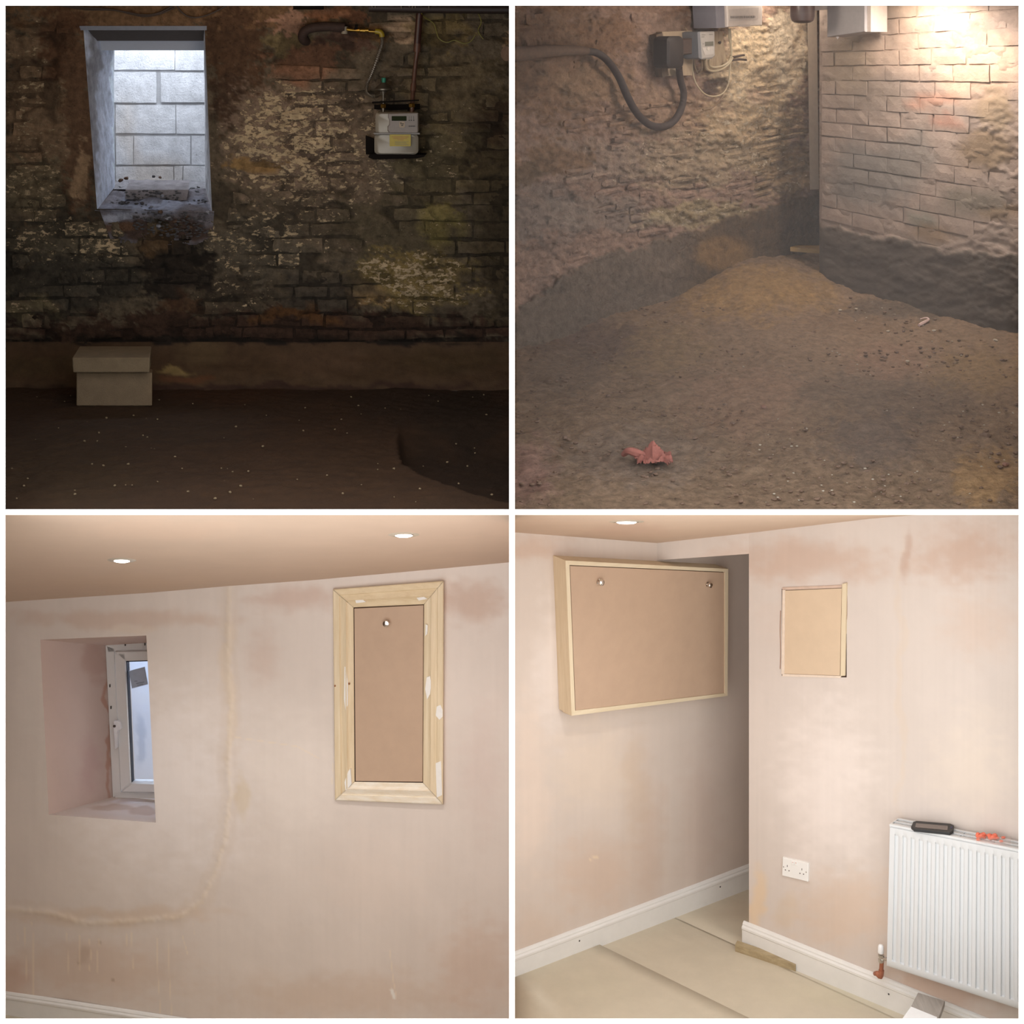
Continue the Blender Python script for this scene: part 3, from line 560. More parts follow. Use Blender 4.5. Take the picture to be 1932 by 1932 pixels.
# ================================================================== ROOM 2: misty cellar with the brick pier
G2 = (.86, .78, .72); DIM = .75
W2 = Wall(972, 9.06, 1500, 10.9)        # rubble wall on the left
W3 = Wall(1548, 10.30, 1921, 9.24)      # face of the brick pier
def base2(x): return np.interp(x, [960, 1060, 1150, 1210, 1300, 1400, 1500, 1560], [660, 624, 592, 572, 552, 522, 482, 470])
BL2 = [(1050, 120, 160, 150, (128, 98, 70), .9, .6, .2), (1010, 60, 60, 50, (104, 76, 52), .7, .5, .1), (1000, 160, 60, 40, (110, 84, 60), .6, .5, .2), (1120, 160, 110, 40, (150, 120, 88), .6, .6, .32),
    (1150, 60, 80, 40, (124, 92, 64), .7, .6, .2), (1330, 30, 90, 26, (112, 82, 58), .8, .6, .1), (1430, 130, 110, 130, (206, 180, 138), .9, .6, .4), (1490, 90, 50, 100, (226, 204, 166), .8, .6, .35), (1410, 250, 120, 90, (186, 158, 116), .8, .6, .42),
    (1480, 320, 90, 60, (150, 124, 88), .8, .6, .36), (1300, 300, 150, 70, (156, 134, 102), .8, .6, .38), (1250, 210, 120, 60, (152, 122, 92), .7, .6, .3), (1130, 300, 140, 60, (142, 120, 98), .8, .6, .35), (1050, 300, 80, 40, (126, 96, 66), .8, .5, .15),
    (1000, 400, 110, 70, (124, 108, 92), .8, .6, .3), (1130, 400, 120, 40, (132, 116, 98), .7, .6, .3), (1330, 400, 120, 26, (158, 138, 98), .8, .5, .4), (1250, 420, 60, 14, (164, 146, 110), .6, .5, .4),
    (1275, 75, 60, 60, (120, 98, 78), .5, .5, .1), (1350, 160, 32, 18, (60, 48, 42), .75, .6, .1), (1430, 175, 30, 18, (168, 140, 112), .7, .5, .1), (990, 325, 40, 26, (104, 84, 60), .8, .3, .1)]
def bandtop(x): return np.interp(x, [960, 1060, 1120, 1300, 1400, 1530, 1560], [600, 520, 490, 434, 402, 362, 352])
p2b = painter((144, 116, 94), [b[:6]+(b[6]*.7, b[7]+.04) for b in BL2], G2, 81, 22, flk0=.30, ragA=.8, ragB=.6)
def p2(x, y):
    c, f = p2b(x, y); x = np.asarray(x, float)
    k = sst(-4, 5, y-bandtop(x)+(fbm(x/18, np.asarray(y)/18, 91)-.5)*26)
    g = np.ones(c.shape)*lin((108, 92, 74))/np.array(G2); t = sst(1250, 1340, x)[..., None]
    g = g*(1-t)+t*lin((88, 70, 48))/np.array(G2)
    yel = sst(1.1, .6, np.hypot((x-1365)/60, (np.asarray(y)-478)/36))[..., None]; g = g*(1-yel)+yel*lin((128, 98, 60))/np.array(G2)
    c = (c*(1-k[..., None])+g*k[..., None])*np.array([1, .97, 1.08]); return np.clip(c, .01, .9), f*(1-k)+.08*k
M2 = painted('lime_washed_rubble', (208, 184, 156), G2, 60, bump=1., bd=.02, pit=.5, bscale=34, var=.4, vscale=20)
u, t = np.meshgrid(np.linspace(960, 1640, 250), np.linspace(0, 1, 230), indexing='ij')
py = -40+(base2(u)+14+40)*t
k = sst(-4, 5, py-bandtop(u)+(fbm(u/18, py/18, 91)-.5)*26)
rough2 = sst(1100, 1350, u)*sst(150, 260, py)
off = (fbm(u/50, py/32, 1)-.5)*.08+(fbm(u/13, py/7, 2)-.5)*(.03+.03*rough2)+(fbm(u/5, py/3.2, 3)-.5)*.018
off = off*(1-k)+k*(.035+(fbm(u/60, py/40, 7)-.5)*.04+(fbm(u/10, py/8, 8)-.5)*.012)
c, fk = p2(u, py)
wall2 = tag(sheet('wall_left', W2.pa(u, py, off), c, fk, M2), 'uneven lime-washed rubble wall running back to the pier in the misty cellar', 'wall', kind='structure')
def f2(x, tt): return 0.+tt*float(base2(np.array(x)))/655.
rows = []; y = 6.
while y < 640:
    h = R.uniform(19, 25) if y < 200 else R.uniform(14, 20); r = [970+R.uniform(0, 30)]
    while r[-1] < 1520: r.append(r[-1]+R.uniform(26, 62))
    r[-1] = min(r[-1], 1524); rows.append((y, y+h, r)); y += h
def sk2(x, y):
    return y > float(bandtop(np.array(x)))-8 or x > 1522 or float(fbm(np.array(x/60.), np.array(y/40.), 61)) > (.46 if x < 1200 or y < 190 else .56)
masonry(W2, rows, f2, M2, wall2, p2, R, 'stone', .010, 3., .012, .12, sk2)
# brick pier; tube glow and unlit left edge are painted into its patches
BL3 = [(1760, 20, 130, 40, (210, 178, 150), .6, .6, None), (1700, 90, 140, 70, (176, 146, 124), .7, .6, None), (1850, 130, 110, 90, (184, 150, 126), .8, .6, None), (1600, 110, 60, 90, (132, 112, 92), .7, .6, None),
    (1760, 190, 60, 18, (160, 112, 90), .7, .4, None), (1780, 232, 40, 14, (158, 108, 88), .7, .4, None), (1640, 180, 90, 50, (128, 110, 96), .7, .6, None), (1640, 330, 110, 90, (116, 106, 98), .85, .6, None), (1720, 300, 70, 60, (124, 112, 102), .8, .6, None),
    (1880, 210, 50, 60, (134, 110, 82), .7, .5, None), (1860, 280, 80, 50, (116, 92, 66), .8, .6, None), (1840, 380, 90, 40, (110, 98, 84), .8, .6, None), (1760, 440, 60, 22, (124, 98, 72), .7, .5, None), (1880, 400, 60, 20, (132, 104, 76), .6, .5, None), (1740, 410, 40, 20, (112, 112, 98), .6, .5, None)]
p3b = painter((146, 124, 110), BL3, G2, 101, 16, flk0=.12)
def base3(x): return np.interp(x, [1540, 1600, 1921, 1960], [528, 548, 636, 646])
def dark3(x): return np.interp(x, [1540, 1560, 1700, 1800, 1921], [420, 428, 452, 474, 480])
def p3(x, y):
    c, f = p3b(x, y); k = sst(-6, 8, y-dark3(x)+(fbm(np.asarray(x)/16, np.asarray(y)/10, 92)-.5)*26)
    c = c*(1-k[..., None])+k[..., None]*lin((84, 72, 62))/np.array(G2); return np.clip(c, .01, .9), f*(1-k)
M3 = painted('painted_brick', (190, 170, 145), G2, 60, bump=.5, bd=.006, pit=.2, bscale=60, var=.18)
u, t = np.meshgrid(np.linspace(1546, 1990, 170), np.linspace(0, 1, 210), indexing='ij'); py = -40+(base3(u)+50)*t
k = sst(-6, 8, py-dark3(u)+(fbm(u/16, py/10, 92)-.5)*26)
rg3 = sst(1780, 1880, u)*sst(160, 260, py)
off = ((fbm(u/40, py/24, 4)-.5)*.03+(fbm(u/10, py/5, 5)-.5)*(.006+.016*rg3))*sst(1546, 1556, u)+k*.012*sst(1546, 1556, u)+rg3*.006
c, fk = p3(u, py)
wall3 = tag(sheet('wall_right', W3.pa(u, py, off), c*.86, fk, M3), 'painted brick pier face with grey worn lower courses in the misty cellar', 'wall', kind='structure')
nc = 20
def f3(x, tt): s = (x-1548)/373.; return (1-s)*(-6+tt*26.2)+s*(-52+tt*34.6)
rows = []
for r0 in range(-1, 20):
    st = 1549 if r0 % 2 else 1549-32; xs_ = [max(st, 1549)]; x = st
    while x < 1960: x += 60+(x-1548)*.03+R.uniform(-3, 3); xs_.append(x)
    xs_ = [q for i, q in enumerate(xs_) if i == 0 or q > 1560]; rows.append((r0+.0, r0+1.0, xs_))
def sk3(x, y): return y > float(dark3(np.array(x)))-4 or (1556 < x < 1650 and y < 66) or (x > 1800 and y > 170 and float(fbm(np.array(x/50.), np.array(y/30.), 66)) > .52)
masonry(W3, rows, lambda x, tt: f3(x, tt), M3, wall3, p3, R, 'brick', .007, 1.5, .003, .07, sk3)
# return face of the pier, running back
cA = W3.p(1546, 300, 0)
pos = quadpatch(None, [Vector((cA.x, cA.y, H+.4)), Vector((cA.x+.5, 11.65, H+.4)), Vector((cA.x+.5, 11.65, H-1.6)), Vector((cA.x, cA.y, H-1.6))], None, 20, 60, None)
a, b = topix(pos); c, fk = p3(a*0+1560, b)
tag(sheet('wall_side', pos, c, fk, M3), 'hidden return face of the brick pier', 'wall', kind='structure')
# white board standing in the gap, against the rubble wall
mb = MB(); mb.hexa([W2.p(1528, 358, .10), W2.p(1545, 357, .10), W2.p(1541, 4, .10), W2.p(1523, 4, .10), W2.p(1528, 358, .03), W2.p(1545, 357, .03), W2.p(1541, 4, .03), W2.p(1523, 4, .03)])
tag(obj('white_board', mb, plain('white_board', (236, 220, 200), .7, var=.06, bump=.3)), 'narrow white-painted upright board beside the brick pier corner', 'board')
# dirt floor rising to the back
u, v = np.meshgrid(np.linspace(.012, 3.3, 260), np.linspace(6.98, 11.6, 300), indexing='ij')
fz = lambda Y: H-2.93+.15*Y
z = fz(v); px, py = CX+u/v*F, CY+(H-z)/v*F
mound = sst(1, .3, np.hypot((px-1440)/190, (py-530)/70))*.06*sst(7.1, 8, v)
z = z+mound+((fbm(u*2.5, v*2.5, 5)-.5)*.07+(fbm(u*14, v*14, 6)-.5)*.03+(fbm(u*45, v*45, 8)-.5)*.014)*sst(6.98, 7.15, v)
pf2 = painter((122, 98, 78), [(1420, 560, 170, 60, (142, 110, 72), .9, .7, .1), (1500, 560, 120, 40, (132, 102, 66), .7, .6, None), (1230, 650, 150, 70, (124, 100, 72), .7, .6, None), (1100, 640, 150, 50, (96, 76, 66), .8, .6, None), (1050, 700, 160, 60, (104, 84, 68), .8, .6, None),
    (1600, 740, 180, 50, (104, 86, 72), .7, .6, None), (1740, 760, 120, 60, (98, 80, 66), .7, .6, None), (1650, 830, 120, 70, (100, 84, 74), .7, .6, None), (1400, 760, 160, 80, (134, 104, 84), .7, .6, None), (1840, 700, 120, 60, (124, 98, 68), .7, .6, None),
    (1860, 900, 80, 60, (150, 116, 80), .8, .5, .3), (1000, 900, 60, 90, (140, 104, 94), .6, .7, None), (1200, 860, 200, 80, (122, 104, 92), .5, .7, None), (1600, 610, 120, 30, (110, 86, 66), .6, .6, None), (1750, 580, 220, 24, (86, 72, 60), .8, .6, None), (1680, 680, 100, 50, (128, 98, 80), .6, .6, None)], (.80, .74, .70), 120, flk0=.2, ragA=.9, ragB=.7)
c, fk = pf2(px, py)
MF2 = painted('cellar_dirt_floor', (170, 148, 122), (.85, .85, .85), 110, bump=1.0, bd=.022, pit=.5, bscale=30, var=.42, vscale=26)
tag(sheet('floor', np.stack([u, v, z], -1), c, fk, MF2), 'bare brown rubble-strewn earth floor of the misty cellar', 'floor', kind='structure')
def onf(x, y): # point of the sloping floor under a sight line
    Y = 2.93/(.15+(y-CY)/F); return P(x, y, Y)
def fz_(p): return p
rk = [plain('stone_pink', (150, 112, 96), .95, var=.25, bump=.6), plain('stone_brown', (128, 104, 88), .95, var=.25, bump=.6), plain('stone_pale', (196, 184, 166), .9, var=.15, bump=.4)]
L = [(1440, 768, 13, 0, 'pinkish stone half sunk in the middle of the earth floor'), (1215, 594, 11, 1, 'brown stone at the foot of the rubble wall'), (1478, 736, 9, 2, 'small pale chip in the middle of the earth floor'), (1676, 624, 8, 2, 'pale stone lying near the pier base left of the white scrap'),
     (1762, 623, 8, 2, 'pale stone lying just below the white scrap'), (1878, 642, 11, 2, 'larger pale stone near the pier at the far right'), (1712, 681, 8, 2, 'long pale chip on the floor below the pier'), (1575, 728, 11, 1, 'dark stone in the cluster of gravel'),
     (1560, 718, 9, 1, 'small dark stone at the top of the gravel cluster'), (1587, 733, 9, 1, 'small dark stone right of the gravel cluster'), (1638, 840, 13, 1, 'dark lump in the lower middle of the earth floor'), (1860, 822, 18, 1, 'broad brown stone near the lower right of the floor'),
     (1726, 812, 13, 1, 'grey-brown stone right of the dark lump'), (1620, 771, 11, 1, 'flat dark stone below the gravel cluster'), (1312, 826, 10, 1, 'small dark stone right of the red rag'), (1224, 738, 10, 1, 'dark pebble alone in the left part of the floor'), (1320, 768, 9, 1, 'dark flat pebble left of the pinkish stone'),
     (1585, 584, 7, 2, 'tiny pale chip near the pier corner'), (1615, 582, 7, 2, 'second tiny pale chip near the pier corner'), (1897, 876, 14, 0, 'pinkish stone at the right edge of the floor')]
for x, y, s, k, lb in L:
    p = onf(x, y+2); q = s/F*p.y*.55; mb = MB(); mb.rock(p+Vector((0, 0, q*.3)), q*1.1, q, q*.6, R); tag(obj('floor_stone', mb, rk[k]), lb, 'stone', 'loose stones on the misty cellar floor')
for nm, mt_, lb, n, s0, s1, reg in (('floor_gravel', rk[1], 'small brown gravel scattered over the misty cellar floor', 1500, .003, .011, (975, 1920, 560, 955)), ('floor_chips', rk[2], 'tiny pale chips sprinkled over the misty cellar floor', 230, .002, .006, (1400, 1920, 570, 955))):
    mb = MB()
    for k in range(n):
        x = R.uniform(reg[0], reg[1]); y = R.uniform(reg[2], reg[3])
        if y < max(float(base3(np.array(x))) if x > 1545 else float(base2(np.array(x))), 0)+8: continue
        if R.random() > float(fbm(np.array(x/60.), np.array(y/30.), 44))*1.7-.25+.3*(x > 1450): continue
        p = onf(x, y); s = R.uniform(s0, s1); mb.rock(p+Vector((0, 0, s*.35)), s*1.3, s, s*.7, R)
    tag(obj(nm, mb, mt_), lb, 'gravel', kind='stuff')
# crumpled red rag
def cloth(name, c, sx, sy, hgt, mat, label, cat, seed, n=26):
    u, v = np.meshgrid(np.linspace(-1, 1, n), np.linspace(-1, 1, n), indexing='ij')
    rr = np.hypot(u, v); X = u*sx*(1+.25*(fbm(u*1.5, v*1.5, seed)-.5)); Y = v*sy*(1+.4*(fbm(u*2, v*2, seed+1)-.5))
    Z = hgt*(fbm(u*2.2+5, v*2.2, seed+2)**1.3)*(1.15-rr*.7)+abs(fbm(u*5, v*5, seed+4)-.5)*hgt*.7
    vs = [Vector(c)+Vector((float(a), float(b), float(z_))) for a, b, z_ in zip(X.ravel(), Y.ravel(), Z.ravel())]
    keep = rr+(fbm(u*3, v*3, seed+7)-.5)*.5 < 1.05; fs = []
    for i in range(n-1):
        for j in range(n-1):
            if keep[i, j]: fs.append((i*n+j, (i+1)*n+j, (i+1)*n+j+1, i*n+j+1))
    mb = MB(); mb.add(vs, fs); o = obj(name, mb, mat, None, True); m = o.modifiers.new('thick', 'SOLIDIFY'); m.thickness = .003
    return tag(o, label, cat)
ragm = plain('rag_red', (168, 104, 92), .9, var=.2, bump=.4)
rp = onf(1212, 872)
cloth('rag', rp+Vector((.045, .0, .0)), .085, .11, .10, ragm, 'crumpled dusty red rag lying on the misty cellar floor', 'rag', 5)
BASE_r = MB().tube([onf(1176, 866)+Vector((0, 0, .02)), onf(1186, 872)+Vector((0, 0, .05)), onf(1200, 874)+Vector((0, 0, .045)), onf(1216, 872)+Vector((0, 0, .03))], [.012, .016, .02, .014], 8)
ro = obj('rag_scrap', BASE_r, ragm, None, True); tag(ro, 'small rolled red scrap left of the crumpled red rag', 'rag')
sp = onf(1742, 612); tag(obj('white_scrap', MB().tube([onf(1736, 604)+Vector((0, 0, .006)), onf(1748, 603)+Vector((0, 0, .01)), onf(1752, 606)+Vector((0, 0, .008)), onf(1742, 612)+Vector((0, 0, .008)), onf(1734, 616)+Vector((0, 0, .006))], [.003, .005, .006, .011, .009], 6), plain('scrap_white', (226, 196, 190), .7), None, True), 'small curled pinkish-white scrap on the floor below the brick pier', 'scrap')
# timber offcut by the pier
mb = MB(); Yw = 10.55; mb.hexa([P(1491, 474, Yw), P(1560, 480, Yw), P(1560, 472, Yw), P(1491, 466, Yw)]+[P(1502, 468, Yw+.14), P(1565, 472, Yw+.14), P(1565, 463, Yw+.14), P(1502, 463, Yw+.14)])
tag(obj('timber_offcut', mb, wood('yellow_timber', (150, 120, 66), (176, 142, 84), (4, 30, 30))), 'short yellowish timber offcut jutting out behind the pier corner', 'timber')
# ---- electrics on the rubble wall
grime = plain('grimy_brown', (74, 58, 50), .8, var=.25, bump=.3); paleb = wood('pale_back_board', (170, 150, 126), (190, 168, 140)); darkb = wood('dark_back_board', (84, 68, 54), (112, 92, 74))
cb = empty('cable_board', W2.p(1285, 145, 0), 'stained wooden board carrying a black fuse box and thick cable end', 'board')
wprism(W2, [(1238, 66), (1250, 62), (1262, 142), (1250, 146)], .06, .05, 'dark_batten', darkb, cb)
wprism(W2, [(1249, 60), (1306, 58), (1306, 142), (1259, 143)], .055, .045, 'back_board', paleb, cb)
wprism(W2, rpoly(1261, 68, 1292, 129, 9), .16, .11, 'fuse_box', plain('fuse_black', (44, 36, 33), .6, var=.2), cb, True, b=.012)
wprism(W2, [(1284, 74), (1307, 72), (1307, 102), (1286, 104)], .14, .09, 'brown_cutout', grime, cb, b=.008)
cbl = empty('armoured_cable', W2.p(1150, 140, 0), 'thick dark armoured cable looping across the rubble wall to the board', 'cable')
dk = plain('armoured_black', (66, 54, 50), .75, var=.3, bump=.3)
obj('conduit', MB().tube(pth(W2, [(955, 101, .06), (990, 101, .06), (1030, 97, .06), (1075, 95, .06), (1108, 96, .06)]), [.040, .040, .036, .028, .022], 14), plain('brown_conduit', (112, 88, 70), .85, var=.2, bump=.3), cbl, True)
obj('cable_run', MB().tube(pth(W2, [(1095, 96, .06), (1120, 98, .06), (1138, 107, .06), (1155, 125, .06), (1170, 150, .06), (1182, 178, .06), (1196, 205, .06), (1212, 225, .06), (1232, 238, .06), (1256, 238, .06), (1275, 224, .06), (1287, 200, .06), (1290, 175, .06), (1284, 152, .07), (1281, 128, .10)]), [.021, .021, .022, .022, .022, .020, .021], 12), dk, cbl, True)
em = empty('electricity_meter', W2.p(1332, 112, 0), 'grey electricity meter with small screen on a wooden board', 'meter')
wprism(W2, [(1320, 60), (1362, 59), (1374, 132), (1336, 134)], .04, .03, 'back_board', wood('stained_board', (150, 128, 104), (206, 186, 156), (30, 30, 6)), em)
wprism(W2, [(1316, 61), (1322, 59), (1324, 112), (1318, 109)], .17, .13, 'side_shell', plain('meter_side_shaded', (128, 130, 136), .5), em)  # darker copy of the case grey, shade painted on the side
mg = plain('meter_face_grey', (186, 180, 174), .5)
wprism(W2, [(1321, 60), (1349, 59), (1350, 106), (1345, 111), (1325, 112)], .175, .13, 'case', mg, em, b=.008)
wprism(W2, [(1331, 79), (1346, 78), (1346, 86), (1331, 87)], .178, .004, 'screen', plain('meter_lcd', (122, 122, 112), .3), em)
wprism(W2, [(1325, 90), (1347, 88), (1347, 102), (1330, 104)], .177, .003, 'lower_cover', plain('meter_white', (206, 200, 194), .5), em)
wprism(W2, rpoly(1334, 89, 1339, 95, 2.4), .18, .004, 'button', plain('meter_button', (222, 216, 206), .4), em)
mb = MB()
for (x0, y0, x1) in ((1324, 65, 1331), (1324, 69, 1329), (1338, 64, 1345), (1326, 82, 1329)): mb.prism([W2.p(x0, y0, .1775), W2.p(x1, y0, .1775), W2.p(x1, y0+1.4, .1775), W2.p(x0, y0+1.4, .1775)], -W2.n*.001)
tag(obj('dial_print', mb, plain('faint_print', (140, 136, 130), .6), em), kind='stuff')
tag(obj('hole_stub', MB().rock(W2.p(1358, 80, .05), .012, .012, .012, R), grime), 'small dark knob on the board right of the electricity meter', 'knob')
beige = plain('cream_cable', (206, 190, 160), .5); tan = plain('tan_cable', (150, 128, 104), .6)
cabs = [([(1324, 112, .12), (1324, 128, .10), (1318, 136, .06), (1312, 130, .05), (1309, 112, .05)], .006, tan, 'tan cable tail curling left under the electricity meter'),
    ([(1330, 112, .12), (1331, 122, .10), (1334, 130, .08), (1345, 134, .07), (1362, 130, .07), (1375, 120, .07), (1382, 108, .07)], .0075, beige, 'thick cream cable sweeping right from under the electricity meter'),
    ([(1337, 112, .12), (1338, 122, .09), (1346, 127, .08), (1364, 124, .08), (1376, 114, .07), (1380, 96, .07), (1376, 70, .07), (1376, 54, .07)], .0065, beige, 'cream cable rising from the meter to the white consumer unit'),
    ([(1304, 60, .05), (1306, 90, .05), (1306, 125, .05), (1312, 155, .05), (1328, 176, .05), (1346, 182, .05), (1364, 176, .05), (1374, 158, .05), (1377, 130, .05), (1380, 100, .05), (1378, 54, .05)], .0045, beige, 'long thin cream cable loop hanging below the electricity meter'),
    ([(1364, 178, .03), (1356, 192, .03), (1342, 204, .03), (1326, 207, .03)], .005, tan, 'short thin cable end below the long loop'),
    ([(1292, 52, .03), (1302, 66, .03), (1306, 90, .03), (1310, 112, .03), (1310, 134, .03)], .006, tan, 'tan cable running down between fuse box and meter'),
    ([(1383, 108, .03), (1396, 105, .03), (1404, 104, .03)], .007, grime, 'upper short stub of cable pointing right on the wall'), ([(1380, 114, .03), (1394, 112, .03), (1408, 113, .03)], .007, grime, 'lower short stub of cable pointing right on the wall')]
for pts, r, m, lb in cabs: tag(obj('cable', MB().tube(pth(W2, pts), r, 8), m, None, True), lb, 'cable')
cu = empty('consumer_unit', W2.p(1400, 52, 0), 'white consumer unit with a row of breakers at the top of the wall', 'fuse box')
wprism(W2, [(1348, -14), (1372, -14), (1372, 52), (1352, 53)], .20, .17, 'side_shell', plain('unit_side_shaded', (136, 134, 144), .5), cu)  # same white case, side coloured darker for its shaded face
wprism(W2, [(1371, -14), (1440, -14), (1439, 48), (1373, 51)], .22, .19, 'case', plain('unit_white', (226, 214, 206), .45), cu, b=.006)
wprism(W2, [(1376, 18), (1432, 14), (1430, 36), (1376, 40)], .223, .004, 'door_flap', plain('unit_flap', (212, 202, 196), .3), cu)
mb = MB()
for k in range(11): x = 1380+k*4.2; mb = MB(); mb.prism([W2.p(x, 30.5-k*.08, .232), W2.p(x+3, 30.5-k*.08, .232), W2.p(x+3, 34.5-k*.08, .232), W2.p(x, 34.5-k*.08, .232)], -W2.n*.01); obj('breaker', mb, plain('breaker_grey', (150, 142, 138), .5), cu)
wprism(W2, [(1397, 46.5), (1415, 46), (1415, 50), (1397, 50.6)], .226, .01, 'latch', plain('unit_flap', (212, 202, 196), .3), cu)
# white box on the pier, round black fitting and trunking
wb = empty('white_box', W3.p(1600, 66, 0), 'plain white cabinet hanging at the top of the brick pier', 'cabinet')
wprism(W3, [(1560, -14), (1632, -14), (1632, 60), (1560, 70)], .22, .16, 'door', plain('cabinet_door_shaded', (178, 172, 172), .5), wb, b=.004)  # white door coloured grey for its unlit face
wprism(W3, [(1630, -14), (1643, -14), (1643, 60), (1630, 60)], .20, .15, 'side_panel', plain('cabinet_side_lit', (224, 208, 196), .5), wb)  # side coloured brighter for the light it catches
wprism(W3, [(1640, -14), (1650, -14), (1650, 53), (1640, 53)], .13, .10, 'back_panel', plain('cabinet_back', (186, 172, 162), .5), wb)
wprism(W3, [(1577, 69), (1583, 69), (1580, 74)], .215, .004, 'latch', plain('latch_white', (210, 205, 205), .4), wb)
tag(obj('round_fitting', MB().lathe(W2.p(1514, 8, .66)-Vector((0, 0, .11)), (0, 0, 1), [(0, .02), (.004, .046), (.015, .063), (.04, .070), (.16, .072)], 28), plain('bulky_black', (78, 60, 56), .35), None, True), 'dark round drum-shaped fitting at the top beside the pier corner', 'fitting')
tag(obj('trunking', MB().hexa([P(1528, 21, 10.05), P(1562, 18, 9.98), P(1562, -8, 9.98), P(1528, -8, 10.05), P(1528, 21, 10.1), P(1562, 18, 10.03), P(1562, -8, 10.03), P(1528, -8, 10.1)]), plain('unit_white', (226, 214, 206), .45)), 'short grey-white trunking between the round fitting and the cabinet', 'trunking')
tag(obj('pipe', MB().tube(pth(W3, [(1656, -20, .02), (1655, 30, .02), (1654, 64, .02)]), .007, 8), plain('pipe_painted', (208, 180, 160), .5), None, True), 'thin painted pipe running down beside the white cabinet', 'pipe')
# thin dust haze hanging in the cellar
hz_ = bpy.data.materials.new('haze'); hz_.use_nodes = True; nt = hz_.node_tree; nt.nodes.clear()
vo = nt.nodes.new('ShaderNodeVolumeScatter'); vo.inputs['Density'].default_value = .085; vo.inputs['Color'].default_value = (.93, .86, .84, 1); vo.inputs['Anisotropy'].default_value = .2
ou = nt.nodes.new('ShaderNodeOutputMaterial'); nt.links.new(vo.outputs[0], ou.inputs['Volume'])
mb = MB(); mb.hexa([Vector((.02, 6.86, H-1.82)), Vector((2.1, 6.86, H-1.82)), Vector((2.1, 6.86, H+.2)), Vector((.02, 6.86, H+.2)), Vector((.02, 8.6, H-1.62)), Vector((2.5, 8.6, H-1.62)), Vector((2.5, 8.6, H+.2)), Vector((.02, 8.6, H+.2))])
tag(obj('dust_haze', mb, hz_), 'thin pale dust haze hanging in the cellar with the brick pier', 'haze', kind='stuff')
# ================================================================== ROOM 3: plastered room with the deep window
W4 = Wall(10, 9.3, 960, 8.6); G3 = (.98, .98, .98); DIM = 1.
BLP = [(300, 1480, 240, 270, (232, 222, 216), .85, .75, None), (560, 1450, 130, 180, (228, 216, 206), .7, .7, None), (60, 1300, 50, 130, (228, 216, 206), .7, .6, None), (230, 1165, 300, 26, (196, 160, 134), .7, .6, None), (250, 1190, 60, 16, (220, 200, 180), .5, .6, None),  # brown patches along the wall top paint the light fading towards the ceiling
    (500, 1240, 50, 90, (198, 166, 148), .6, .8, None), (560, 1130, 130, 40, (190, 152, 132), .8, .7, None), (880, 1130, 120, 60, (184, 146, 122), .9, .7, None), (430, 1300, 14, 200, (222, 204, 184), .6, .5, None), (455, 1500, 18, 60, (214, 196, 170), .6, .5, None),
    (240, 1725, 260, 22, (214, 192, 172), .6, .6, None), (180, 1830, 260, 80, (206, 176, 152), .8, .7, None), (20, 1850, 50, 60, (196, 154, 130), .8, .7, None), (640, 1880, 330, 60, (206, 180, 158), .8, .7, None), (900, 1820, 120, 130, (206, 174, 152), .8, .7, None),
    (700, 1650, 160, 120, (222, 206, 194), .6, .7, None), (910, 1450, 60, 200, (216, 198, 188), .7, .8, None), (155, 1808, 12, 24, (166, 138, 110), .5, .5, None), (211, 1852, 6, 5, (150, 118, 84), .8, .5, None), (181, 1784, 6, 5, (140, 112, 80), .7, .5, None), (150, 1825, 4, 6, (150, 116, 80), .7, .5, None)]
soft = lambda B: [b[:5]+(b[5]*(.55 if b[4] and b[4][0] < 212 else 1.), min(.95, b[6]+.15), None) for b in B]
p4b = painter((219, 206, 196), soft(BLP), G3, 141, 18, 60)
LINE4 = [(432, 1110), (430, 1250), (436, 1330), (430, 1440), (434, 1500), (424, 1590), (400, 1660), (380, 1700), (340, 1730), (250, 1738), (160, 1742), (90, 1722), (10, 1715)]
def dseg(x, y, pl):
    d = np.full(np.shape(x), 1e9)
    for (x0, y0), (x1, y1) in zip(pl[:-1], pl[1:]):
        t = np.clip(((x-x0)*(x1-x0)+(y-y0)*(y1-y0))/((x1-x0)**2+(y1-y0)**2), 0, 1); d = np.minimum(d, np.hypot(x-x0-t*(x1-x0), y-y0-t*(y1-y0)))
    return d
drips = [[(60, 1740), (62, 1760), (63, 1880)], [(46, 1750), (51, 1850), (52, 1874)], [(126, 1760), (130, 1842)], [(150, 1765), (151, 1830)], [(168, 1772), (172, 1800), (168, 1832)], [(187, 1774), (184, 1800), (183, 1836)], [(248, 1758), (251, 1828)], [(296, 1770), (298, 1840), (303, 1916)],
    [(317, 1768), (320, 1850), (324, 1918)], [(106, 1745), (106, 1765)], [(32, 1745), (33, 1775)], [(365, 1742), (366, 1762)], [(238, 1762), (240, 1785)], [(344, 1765), (354, 1800)], [(735, 1790), (742, 1850), (748, 1880)], [(444, 1391), (560, 1408), (600, 1430)], [(630, 1430), (626, 1480)]]
